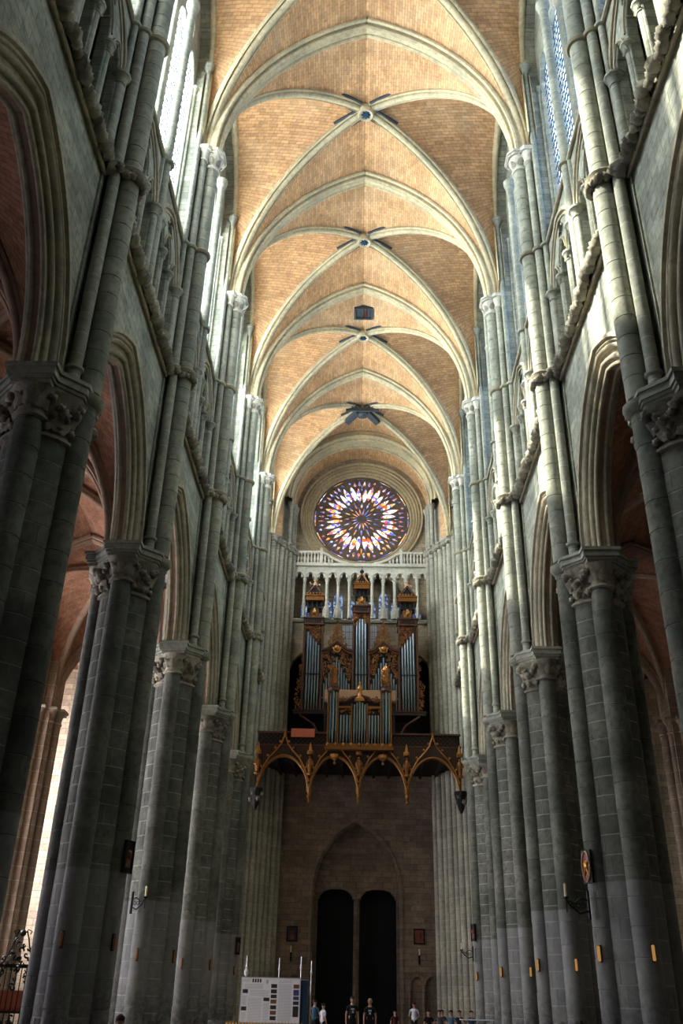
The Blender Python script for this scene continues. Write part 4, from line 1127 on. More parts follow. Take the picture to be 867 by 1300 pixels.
for k in range(4):
    L = tri_arch(PX[k]+.03, PX[k+1]-.03, ZSP, ZAP)
    m = MB(); m.tube([(x, -.12, z) for x, z in L], 0.075, 6); m.tube([(x, -.02, z-.06) for x, z in L], 0.05, 6)
    ar = m.build('arch_rib', 'gold', tb)
    xm = (PX[k]+PX[k+1])/2; a = (PX[k+1]-PX[k])/2
    for sg in (-1, 1):     # ogee hood
        P = [(xm+sg*a*.97, -.15, ZSP+.5), (xm+sg*a*.82, -.15, ZSP+1.25), (xm+sg*a*.58, -.15, ZSP+1.95), (xm+sg*a*.30, -.15, ZSP+2.45), (xm+sg*a*.12, -.15, ZSP+2.85), (xm+sg*.04, -.15, ZSP+3.35)]
        if k in (1, 2): P = P[:4]
        MB().tube(P, 0.05, 6).build('ogee_hood', 'gold_bright', tb)
        for q in range(1, len(P)-1):
            MB().sphere((P[q][0]+sg*.08, -.18, P[q][2]+.12), .085, 6, 4).build('crocket', 'gold_bright', tb)
    if k in (0, 3): MB().lathe([(.05, ZSP+3.3), (.09, ZSP+3.45), (.03, ZSP+3.6), (.07, ZSP+3.72), (.0, ZSP+3.8)], 6, xm, -.15).build('finial', 'gold_bright', tb)
    else: MB().lathe([(.0, ZAP-.55), (.1, ZAP-.45), (.03, ZAP-.3), (.28, ZAP-.1), (.3, ZAP+.1)], 8, xm, -.1).build('boss', 'gold_bright', tb)
for k, x in enumerate(PX):
    e = k in (0, 4)
    if e:
        m = MB(); m.lathe([(.05, 11.9), (.2, 12.2), (.32, 12.7), (.4, 13.05), (.42, 13.2)], 8, x, 0.05); o = m.build('corbel', 'blackwood', tb)
        for a in range(6): link('leaf', KNOT[a % 3], o, (x+.33*cos(a*1.05), .05+.33*sin(a*1.05), 12.85-.3*(a % 2)), (0, a, a*1.05+pi/2))
    else:
        m = MB(); m.lathe([(.0, 12.3), (.1, 12.42), (.06, 12.55), (.16, 12.75), (.10, 12.9), (.2, 13.15), (.16, 13.5)], 8, x, -.02); o = m.build('pendant', 'gold', tb)
    # statuette under a canopy
    m = MB(); m.lathe([(.16, 14.0), (.2, 14.1), (.12, 14.2), (.15, 14.5), (.19, 14.85), (.1, 15.0), (.06, 15.05)], 8, x, -.2); m.sphere((x, -.2, 15.13), .09); m.tube([(x-.15, -.22, 14.85), (x-.2, -.3, 14.65), (x-.05, -.36, 14.6)], .05); m.tube([(x+.15, -.22, 14.85), (x+.2, -.3, 14.65), (x+.05, -.36, 14.6)], .05); m.build('statuette', 'gold', tb)
    MB().lathe([(.2, 15.32), (.22, 15.5), (.12, 15.6), (.08, 15.85), (.0, 16.1)], 6, x, -.2).build('canopy', 'gold_bright', tb)
MB().box(-6.5, 6.5, .1, 6.2, 15.45, 15.7).build('gallery_floor', 'blackwood', tb, False)
for k in range(1, 12): MB().box(-6.5+k*1.08-.08, -6.5+k*1.08+.08, .15, 6.2, 15.25, 15.45).build('joist', 'blackwood', tb, False)
t = thing('red_panel', 'flat red-brown panel hung over the organ gallery rail', 'panel', (-3.57, 57.08, 16.68))
m = MB(); m.box(-.76, .76, -.03, .03, -.27, .27); m.build('board', 'panel_red', t, False)
m = MB(); m.box(-.7, -.6, -.01, .16, .25, .29); m.box(.6, .7, -.01, .16, .25, .29); m.build('hook', 'iron', t, False)

# ------------------------------------------------------------------ the organ
def scrolls(mb, inside, box, n, y, r0=.07, r1=.17, rnd=random):
    c = 0; tries = 0
    while c < n and tries < n*30:
        tries += 1
        x = rnd.uniform(box[0], box[1]); z = rnd.uniform(box[2], box[3])
        if not inside(x, z): continue
        c += 1; R_ = rnd.uniform(r0, r1); a0 = rnd.uniform(0, 6.3); sg = rnd.choice((-1, 1))
        pts = [(x+R_*(1-.11*k)*cos(a0+sg*k*.75), y-.03-.01*k, z+R_*(1-.11*k)*sin(a0+sg*k*.75)) for k in range(8)]
        mb.tube(pts, [.032-.002*k for k in range(8)], 5)
    return mb
def pipe(name, r, z0, z1, par, x, y, mouth=None):
    mz = mouth or z0+.9
    m = MB(); m.lathe([(.025, z0), (r*.9, mz-.12), (r, mz-.08), (r*.8, mz), (r, mz+.1), (r, z1)], 10, x, y)
    o = m.build(name, 'pipe_tin', par)
    return o
og = thing('pipe_organ', 'great gilded pipe organ with three lantern-topped towers below the rose', 'organ', (0.06, 61.0, 0))
# case bodies
m = MB(); m.box(-4.0, 4.0, 0.12, 1.6, 19.2, 23.0); m.box(-2.4, 2.4, .3, 1.6, 15.75, 19.2); m.build('case', 'blackwood', og, False)
m = MB(); m.box(-4.6, 4.6, -.2, 1.6, 19.0, 19.25); m.box(-4.7, 4.7, -.25, .1, 19.2, 19.28); m.build('impost', 'oak', og, False)
for sg in (-1, 1): MB().tube([(sg*2.5, .1, 16.0), (sg*2.7, .0, 17.4), (sg*3.2, -.1, 18.3), (sg*4.2, -.1, 18.95)], .08, 6).build('bracket', 'oak_red', og)
def tower(xc, hw, dz, slope, hasgable=True):
    z = lambda v: v+dz
    tw = link('tower', None, og, (xc, 0, 0))
    MB().box(-hw, hw, .1, 1.4, 19.25, z(26.2)).build('tower_case', 'oak', tw, False)
    for sg in (-1, 1): MB().box(sg*hw-.07, sg*hw+.07, -.12, .15, 19.3, z(25.7)).build('post', 'oak_red', tw, False)
    tops = []
    n = 5 if slope else 4
    for k in range(n):
        x = -hw+.16+(2*hw-.32)*(k+.5)/n
        t = (k+.5)/n
        if slope: zt = 25.2-1.25*(t if slope > 0 else 1-t)
        else: zt = z(25.25) - 0.45*abs(t-.5)*2
        pipe('pipe', (2*hw-.32)/n*.42, 19.35, zt, tw, x, -.02, 20.5+.3*((k*2) % 3)/2); tops.append((x, zt))
    def ins(x, zz):
        if slope:
            t = (x+hw-.16)/(2*hw-.32); lim = 25.25-1.25*(t if slope > 0 else 1-t)
        else: lim = z(25.3)-.9*(abs(x)/hw) if abs(x) < hw else 99
        return zz > lim+.05
    m = MB(); m.box(-hw+.06, hw-.06, .02, .1, z(24.2) if slope else z(24.7), z(25.65)); m.build('panel', 'oak_red', tw, False)
    scrolls(MB(), ins, (-hw+.1, hw-.1, z(23.8), z(25.55)), 34, -.06).build('carving', 'gold', tw, kind='stuff')
    MB().box(-hw+.05, hw-.05, -.16, -.12, 21.85, 21.93).build('pipe_stay', 'blackwood', tw, False)
    m = MB(); m.box(-hw-.08, hw+.08, -.22, 1.4, z(25.62), z(25.72)); m.box(-hw-.02, hw+.02, -.15, 1.4, z(25.72), z(26.12)); m.box(-hw-.1, hw+.1, -.24, 1.4, z(26.12), z(26.22)); m.build('cornice', 'oak_red', tw, False)
    for k in range(7): MB().box(-hw+.1+k*(2*hw-.2)/7, -hw+.1+(k+.6)*(2*hw-.2)/7, -.19, -.14, z(25.8), z(26.05)).build('dentil', 'blackwood', tw, False)
    w2 = hw*.62
    m = MB(); m.lathe([(w2*.8, z(26.22)), (w2*.9, z(26.3)), (w2*.55, z(26.45)), (w2*.75, z(26.7)), (w2*1.0, z(26.95))], 8, 0, .35); m.tube([(-.2, -.05, z(26.3)), (-.1, -.25, z(26.6)), (0, -.1, z(26.9))], .07); m.tube([(.2, -.05, z(26.3)), (.1, -.25, z(26.6)), (0, -.1, z(26.9))], .07); m.sphere((0, -.2, z(26.55)), .14); m.build('lantern_pedestal', 'gold_bright', tw)
    m = MB()
    m.box(-hw*.85, hw*.85, -.05, .85, z(26.95), z(27.05)); 
    for sx in (-1, -.33, .33, 1):
        m.bar((sx*hw*.8, 0, z(26.25)), (sx*hw*.8, 0, z(27.55)), .035)
    m.box(-hw*.7, hw*.7, .15, .7, z(27.0), z(27.55)); m.build('lantern', 'blackwood', tw, False)
    m = MB(); m.box(-hw-.06, hw+.06, -.2, 1.0, z(27.55), z(27.63)); m.box(-hw, hw, -.14, .95, z(27.63), z(27.9)); m.box(-hw-.08, hw+.08, -.22, 1.0, z(27.9), z(28.0)); m.build('lantern_cornice', 'gold', tw, False)
    for k in range(6): MB().sphere((-hw+.12+k*(2*hw-.24)/5, -.2, z(28.08)), .075, 6, 4).build('ball', 'gold_bright', tw)
    m = MB(); m.add([(-hw*.8, -.1, z(28.0)), (hw*.8, -.1, z(28.0)), (0, -.1, z(28.7)), (-hw*.8, .7, z(28.0)), (hw*.8, .7, z(28.0)), (0, .7, z(28.7))], [(0, 1, 2), (5, 4, 3), (0, 3, 4, 1), (1, 4, 5, 2), (2, 5, 3, 0)]); m.build('gable', 'blackwood', tw, False)
    for sx in (-1, 1): MB().tube([(sx*hw*.85, -.14, z(28.02)), (sx*hw*.45, -.14, z(28.42)), (0, -.14, z(28.78))], .06).build('gable_edge', 'oak_red' if slope else 'gold', tw)
    if slope:
        m = MB(); m.lathe([(.22, z(28.65)), (.16, z(28.8)), (.18, z(29.0)), (.08, z(29.15))], 8, 0, .2); m.sphere((0, .2, z(29.25)), .11); m.tube([(-.1, .2, z(29.05)), (-.35, .1, z(28.95)), (-.42, 0, z(29.1))], .05); m.tube([(.1, .2, z(29.05)), (.35, .1, z(28.9)), (.3, 0, z(28.8))], .05); m.build('statue', 'tan_board', tw)
    else:
        m = MB(); m.lathe([(.12, z(28.7)), (.05, z(28.85)), (.04, z(28.95))], 8, 0, .2); m.sphere((0, .2, z(29.1)), .17); m.bar((0, .2, z(29.25)), (0, .2, z(29.55)), .025); m.build('orb_finial', 'blackwood', tw)
    return tw
tower(-3.42, .66, 0, 1); tower(3.44, .66, 0, -1); tower(0.06, .58, 0.98, 0)
for sg in (-1, 1):
    fl = link('flat', None, og, (sg*1.68, 0, 0)); hw = 1.06
    n = 11
    for k in range(n):
        x = -hw+.08+(2*hw-.16)*(k+.5)/n; zt = 23.2-2.15*abs((k+.5)/n-.5)*2
        pipe('pipe', .072, 19.35, zt, fl, x, .03, 20.1+.75*abs((k+.5)/n-.5)*2)
    MB().box(-hw, hw, .08, .14, 19.3, 23.9).build('back_panel', 'blackwood', fl, False)
    MB().box(-hw, hw, -.1, -.05, 20.15, 20.22).build('pipe_stay', 'pipe_tin', fl, False)
    scrolls(MB(), lambda x, z_: z_ > 23.45-2.3*abs(x)/hw and z_ < 23.6, (-hw+.06, hw-.06, 21.0, 23.6), 95, -.02).build('carving', 'gold', fl, kind='stuff')
    P = [(-hw-.05, 23.65), (-hw*.7, 23.75), (-hw*.35, 24.05), (0, 24.35), (hw*.35, 24.05), (hw*.7, 23.75), (hw+.05, 23.65)]
    m = MB(); m.tube([(x, -.15, z_) for x, z_ in P], .11, 6); m.tube([(x, -.1, z_-.2) for x, z_ in P], .08, 6); m.build('pediment', 'oak_red', fl)
    m = MB(); m.sphere((0, -.2, 23.8), .24, 8, 5, .9); m.tube([(-.3, -.2, 23.9), (-.2, -.24, 23.6), (0, -.26, 23.5), (.2, -.24, 23.6), (.3, -.2, 23.9)], .05); m.build('cartouche', 'gold_bright', fl)
    scrolls(MB(), lambda x, z_: abs(x) < .72*(1-(z_-24.15)/1.95) and z_ > 24.3-.5*abs(x), (-.75, .75, 23.9, 25.9), 70, .05, .08, .18).lathe([(.12, 24.2), (.16, 24.5), (.05, 24.9), (.1, 25.2), (.04, 25.5), (.03, 25.9), (.07, 26.0), (0, 26.1)], 8, 0, .12).build('crest', 'gold', fl, kind='stuff')
    # carved wings
    scrolls(MB(), lambda x, z_: x < .12+.34*(1-abs((z_-20.4)/1.5)) if z_ < 22 else x < .16, (-.05, .75, 19.35, 23.5), 46, 0, .08, .17).build('wing', 'gold', og, kind='stuff', loc=(sg*4.15 if sg > 0 else -4.15, 0, 0)).scale = (sg, 1, 1)
# tan boards behind the small organ
t = thing('board_shelf', 'plain tan wooden shelf boards behind the small front organ', 'shelf', (0.05, 57.95, 0))
MB().box(-2.35, 2.4, -.03, .03, 19.15, 19.85).build('board', 'tan_board', t, False); MB().box(-2.35, 2.4, .03, .5, 19.1, 19.16).build('shelf', 'tan_board', t, False)
for x in (-2.3, 2.3): MB().box(x-.06, x+.06, .35, .47, 15.7, 19.1).build('post', 'oak', t, False)
# positive organ on the gallery front
ps = thing('positive_organ', 'small gilded organ case projecting over the gallery rail', 'organ', (0.05, 56.95, 0))
m = MB(); m.box(-2.05, 2.05, .12, .85, 15.75, 19.0); m.build('case', 'blackwood', ps, False)
m = MB(); m.box(-2.2, 2.2, -.2, .9, 15.6, 15.78); m.box(-2.1, 2.1, -.12, .9, 15.78, 16.0); m.build('base', 'gold', ps, False)
for k in range(9): MB().sphere((-2.0+k*.5, -.18, 15.9), .13, 6, 4).build('base_boss', 'gold_bright', ps)
for sg in (-1, 1):
    tr_ = link('turret', None, ps, (sg*1.72, 0, 0))
    for k in range(3): pipe('pipe', .085, 16.05, 19.35+.15*(k == 1), tr_, -.19+k*.19, -.02-.1*(k == 1), 16.9)
    for q in (-1, 1): MB().box(q*.33-.04, q*.33+.04, -.1, .2, 16.0, 19.4).build('post', 'gold', tr_, False)
    m = MB(); m.lathe([(.36, 19.4), (.4, 19.5), (.34, 19.6), (.38, 19.75), (.2, 19.85)], 10, 0, .05); m.build('cornice', 'oak_red', tr_)
    scrolls(MB(), lambda x, z_: abs(x) < .42-.15*abs(z_-20.5), (-.45, .45, 19.85, 21.2), 26, -.05, .08, .16).lathe([(.2, 19.8), (.3, 20.2), (.18, 20.6), (.3, 20.9), (.1, 21.2), (0, 21.3)], 8, 0, .1).build('crown', 'gold', tr_)
mid = link('middle', None, ps)
for k in range(5): pipe('pipe', .075, 16.05, 18.55+.1*(2-abs(k-2)), mid, -.34+k*.17, -.1+.03*abs(k-2), 17.0)
for sg in (-1, 1):
    for k in range(4): pipe('pipe', .085, 16.05, 17.85, mid, sg*(.62+k*.2), .02, 16.75)
    MB().box(sg*.5-.04, sg*.5+.04, -.1, .15, 16.0, 18.6).build('post', 'gold', mid, False)
    MB().box(min(sg*.5, sg*1.38), max(sg*.5, sg*1.38), -.06, .12, 18.3, 18.45).build('rail', 'gold', mid, False)
    scrolls(MB(), lambda x, z_: True, (min(sg*.5, sg*1.35), max(sg*.5, sg*1.35), 17.95, 18.25), 9, 0, .05, .1).build('carving', 'gold', mid, kind='stuff')
    MB().tube([(sg*.1, -.1, 19.1), (sg*.5, -.1, 19.0), (sg*.9, -.08, 18.75), (sg*1.38, -.05, 18.75)], .1, 6).build('pediment', 'oak_red', mid)
    scrolls(MB(), lambda x, z_: True, (min(sg*.55, sg*1.3), max(sg*.55, sg*1.3), 18.75, 19.0), 10, -.1, .06, .13).build('carving', 'gold', mid, kind='stuff')
m = MB(); m.lathe([(.35, 18.75), (.38, 18.9), (.2, 19.1), (.14, 19.4), (.2, 19.6), (.06, 19.85), (.1, 20.0), (0, 20.15)], 8, 0, 0); m.build('finial', 'gold_bright', mid)

# ------------------------------------------------------------------ fittings on the piers
def pier_word(s, i): return 'the %s pier from the organ gallery under %s' % (order[i+1], SIDEWORD[s])
for s in (-1, 1):
    for i in range(0, 5):
        for q, (dx, dy, rz, w_) in enumerate(((0.02*s, -DS-RS-.02, 0, 'arcade'), (-s*(DS+RS*.72+.01), -RS*.72, -s*0.75, 'nave'))):
            if s < 0 and i == 0: continue
            t = thing('pier_lamp', 'brass lamp on %s shaft of %s pier from organ, %s side' % (w_, order[i+1], 'clear-window' if s < 0 else 'sunlit'), 'lamp', (s*XP+dx, PY(i)+dy, 2.85), rz, 'brass pier lamps')
            m = MB(); m.box(-.035, .035, -.03, .02, -.2, .2); m.build('back_plate', 'blackwood' if s < 0 else 'oak', t, False)
            MB().lathe([(.02, -.18), (.04, -.16), (.04, .16), (.02, .18)], 8, 0, -.08).build('lamp_tube', 'lamp_glow' if s > 0 else 'wicker', t)
            m = MB(); m.box(-.02, .02, -.07, -.02, -.15, -.12); m.box(-.02, .02, -.07, -.02, .12, .15); m.build('arm', 'iron', t, False)
def medallion(s, i, red, oval, lab, z=4.95, sc_=1.0):
    y = PY(i); ang = -s*1.2
    t = thing('medallion', lab, 'plaque', (s*XP-s*(DS+RS*.93+.02), y-RS*.36-.02, z), ang)
    t.scale = (.85, 1, .9)
    m = MB(); m.box(-.24, .24, -.03, .03, -.46, .46); m.build('backing', 'blackwood', t, False)
    if oval:
        m = MB(); n = 24; pts = [(.2*cos(2*pi*k/n), -.05, .42*sin(2*pi*k/n)) for k in range(n+1)]; m.tube(pts, .022, 6); m.build('oval_rim', 'tan_board', t)
        m = MB(); m.add([(0, -.035, 0)]+[(.19*cos(2*pi*k/n), -.035, .4*sin(2*pi*k/n)) for k in range(n)], [(0, 1+k, 1+(k+1) % n) for k in range(n)]); m.build('painted_field', 'painting_red', t, False)
        m = MB(); m.bar((-.12, -.05, -.25), (.1, -.05, .12), .03); m.bar((.12, -.05, -.25), (-.1, -.05, .12), .03); m.lathe([(.02, -.1), (.1, -.02), (.08, .1), (.03, .16)], 8, 0, -.05, True, 0, 1, .4); m.build('painted_emblem', 'bronze', t)
    else:
        m = MB()
        for a, b, c, d in ((-.24, .24, .4, .46), (-.24, .24, -.46, -.4), (-.24, -.19, -.4, .4), (.19, .24, -.4, .4)): m.box(a, b, -.06, -.03, c, d)
        m.build('frame', 'blackwood', t, False)
        m = MB(); m.sphere((0, -.03, .05), .1, 8, 5, 1.5); m.lathe([(.13, -.3), (.12, -.1), (.04, 0)], 8, 0, -.03, True, 0, 1, .2); m.build('painted_figure', 'photo_brown' if not red else 'painting_red', t)
    return t
medallion(1, 1, True, True, 'oval red and gold painted medallion on dark backing on a pier shaft')
medallion(1, 4, True, False, 'small dark red painted plaque on the sunlit-side pier beside the organ gallery', 4.9)
medallion(-1, 1, False, False, 'dark framed icon with golden figure on a pier under the clear-glass windows')
medallion(-1, 4, False, False, 'small black framed plaque on the pier beside the information board', 4.0)
def sconce(x, y, z, rz, lab):
    t = thing('candle_bracket', lab, 'sconce', (x, y, z), rz)
    m = MB(); m.box(-.04, .04, -.02, .03, -.35, .35)
    m.tube([(0, -.02, -.15), (0, -.25, -.22), (0, -.5, -.05), (0, -.62, .1)], .025); m.tube([(0, -.02, .1), (0, -.2, .16), (0, -.4, .02), (0, -.55, .08)], .02)
    for k in range(3): m.tube([(0, -.15-.14*k+.06*cos(a), -.02+.06*sin(a)) for a in (0, 1.2, 2.4, 3.6, 4.8, 6)], .014, 5)
    m.lathe([(.02, .1), (.09, .15), (.09, .18)], 8, 0, -.62); m.bar((0, -.62, -.2), (0, -.62, .12), .018); m.build('bracket', 'iron', t)
    MB().lathe([(.035, .18), (.035, .48), (0, .52)], 8, 0, -.62).build('candle', 'wax', t)
sconce(6.12, PY(1)-.18, 4.0, -1.35, 'black iron candle bracket beside the oval medallion')
sconce(-7.75, PY(2)-DS-RS-.02, 4.45, 1.0, 'scrolled black iron candle bracket on the third pier under the clear-glass windows')
sconce(6.12, PY(4)-.18, 3.9, -1.35, 'black iron candle bracket on the pier beside the organ gallery')

# ------------------------------------------------------------------ iron grille in the aisle
t = thing('iron_grille', 'black wrought iron grille with crowned crest in the cream-walled aisle', 'grille', (-10.2, 30.0, 0), 0.15)
for k in range(9): MB().bar((-.6+k*.15, 0, .1), (-.6+k*.15, 0, 2.35), .018).build('bar', 'iron', t)
m = MB(); m.box(-.68, .68, -.03, .03, .05, .12); m.box(-.68, .68, -.03, .03, 1.1, 1.16); m.box(-.68, .68, -.03, .03, 2.3, 2.4); m.box(-.72, -.64, -.04, .04, 0, 2.5); m.box(.64, .72, -.04, .04, 0, 2.5); m.build('frame', 'iron', t, False)
scrolls(MB(), lambda x, z: True, (-.6, .6, .2, 1.0), 40, .02, .06, .11).build('lower_scrollwork', 'iron', t)
scrolls(MB(), lambda x, z: True, (-.6, .6, 1.7, 2.3), 26, .02, .06, .11).build('upper_scrollwork', 'iron', t)
m = scrolls(MB(), lambda x, z: abs(x) < .5*(1-(z-2.4)/1.0), (-.5, .5, 2.4, 3.1), 18, .02, .06, .1)
for q in (-1, 1): m.tube([(q*.45, 0, 2.4), (q*.3, 0, 2.75), (q*.2, 0, 3.1), (q*.12, 0, 3.3)], .025); m.tube([(q*.03, 0, 3.2), (q*.15, 0, 3.35), (q*.26, 0, 3.3), (q*.22, 0, 3.22)], .02)
m.sphere((0, 0, 3.25), .1); m.build('crest', 'iron', t, kind='stuff')
MB().box(-.62, .62, .05, .08, 1.16, 1.7).build('terracotta_panel', 'panel_red', t, False)

# ------------------------------------------------------------------ information board
t = thing('information_board', 'white freestanding information board with columns of text and photographs', 'board', (-3.35, 40.0, 0), 0.0)
BW, B0, B1 = 1.17, 0.82, 2.36
MB().box(-BW, BW, -.03, .03, B0, B1).build('sheet', 'white_board', t, False)
m = MB(); m.box(-BW-.03, -BW, -.04, .04, .0, B1+.02); m.box(BW, BW+.03, -.04, .04, 0, B1+.02); m.box(-BW, BW, -.04, .04, B1, B1+.03); m.box(-BW, BW, -.04, .04, B0-.04, B0); m.build('frame', 'steel', t, False)
bx = lambda f: -BW+2*BW*f; bz = lambda f: B1-(B1-B0)*f
def bp(name, x0, x1, z0, z1, mat, d=.034): return MB().box(bx(x0), bx(x1), -d, -.03, bz(z1), bz(z0)).build(name, mat, t, False)
for x0, x1, z0, z1, mt in ((.03, .12, .27, .36, 'photo_dark'), (.0+.02, .11, .66, .75, 'photo_dark'), (.39, .49, .45, .53, 'photo_dark'),
        (.51, .61, .14, .23, 'photo_dark'), (.51, .61, .26, .35, 'photo_dark'), (.51, .61, .38, .46, 'photo_dark'), (.51, .61, .49, .58, 'photo_brown'), (.51, .61, .62, .71, 'photo_dark'), (.51, .61, .74, .83, 'photo_brown'), (.51, .61, .86, .95, 'photo_dark'),
        (.89, .985, .14, .23, 'photo_brown'), (.89, .985, .26, .39, 'photo_blue'), (.89, .985, .41, .49, 'photo_blue'), (.89, .985, .52, .60, 'photo_dark'), (.89, .985, .63, .87, 'photo_dark')): bp('photograph', x0, x1, z0, z1, mt)
for k in range(4): 
    x = .185+k*.042; m = MB(); m.box(bx(x), bx(x+.026), -.034, -.03, bz(.11), bz(.03)); m.build('heading_letter', 'photo_dark', t, False)
m = MB(); m.lathe([(.0, 0), (.05, .08), (.05, .16), (.03, .18)], 8, 0, 0, True, 0, 1, .05); m.build('crest_mark', 'print_grey', t, loc=(bx(.44), -.034, bz(.16)))
m = MB()
for (x0, x1, z0, z1) in ((.03, .16, .04, .10), (.06, .38, .15, .25), (.15, .48, .29, .43), (.13, .37, .46, .98), (.03, .11, .42, .62), (.03, .11, .80, .98), (.39, .49, .58, .98), (.64, .87, .05, .10), (.64, .87, .14, .98)):
    k = z0
    while k < z1: m.box(bx(x0), bx(x1-random.random()*.02), -.033, -.03, bz(k+.008), bz(k)); k += .024
m.build('text_lines', 'print_grey', t, False, kind='stuff')
m = MB(); m.box(-BW-.1, BW+.1, -.25, .25, 0, .08); m.build('foot', 'wicker', t, False)
t = thing('display_column', 'tall blue display panel standing beside the information board', 'panel', (-2.02, 40.15, 0))
MB().box(-.14, .14, -.14, .14, 0, 2.3).build('panel', 'panel_blue', t, False); MB().box(-.2, .2, -.2, .2, 0, .06).build('foot', 'steel', t, False); MB().box(-.15, .15, -.15, .15, 2.3, 2.33).build('cap', 'steel', t, False)
for k, (x, y, z1, w_) in enumerate(((-4.42, 40.6, 3.15, 'at its outer edge'), (-3.12, 41.0, 3.1, 'behind its middle'), (-2.2, 40.6, 3.15, 'beside the blue panel'), (-1.78, 40.7, 3.0, 'just past the blue panel'))):
    t = thing('steel_post', 'thin steel post rising behind the information board, %s' % w_, 'post', (x, y, 0), group='steel posts')
    MB().lathe([(.16, 0), (.16, .03), (.022, .05), (.022, z1), (.0, z1+.03)], 8).build('tube', 'steel', t)
    MB().lathe([(.05, z1-.45), (.055, z1-.4), (.05, z1-.35)], 8).build('collar', 'steel', t)
    if k == 0: MB().lathe([(.04, 2.4), (.09, 2.5), (.09, 2.6), (.03, 2.7)], 8).build('cup', 'white_board', t)
# votive candles on a stand in front of the board
t = thing('votive_stand', 'low candle stand in front of the information board', 'stand', (-3.4, 38.6, 0))
MB().box(-1.5, 1.5, -.15, .15, .66, .70).build('tray', 'iron', t, False)
for x in (-1.4, 1.4): MB().bar((x, 0, 0), (x, 0, .66), .03).build('leg', 'iron', t)
_cup = MB().lathe([(.03, 0), (.045, .1), (.04, .1), (.03, .02)], 8).mesh('glass_cup', 'bronze'); _fl = MB().lathe([(.0, .05), (.02, .08), (.014, .12), (0, .17)], 6).mesh('flame', 'lamp_glow')
for k in range(24):
    c = thing('votive_candle', 'small glowing votive candle on the stand in front of the information board', 'candle', (-3.4-1.42+k*.123, 38.6+random.uniform(-.08, .08), .70), 0, 'votive candles')
    link('glass_cup', _cup, c); link('flame', _fl, c)

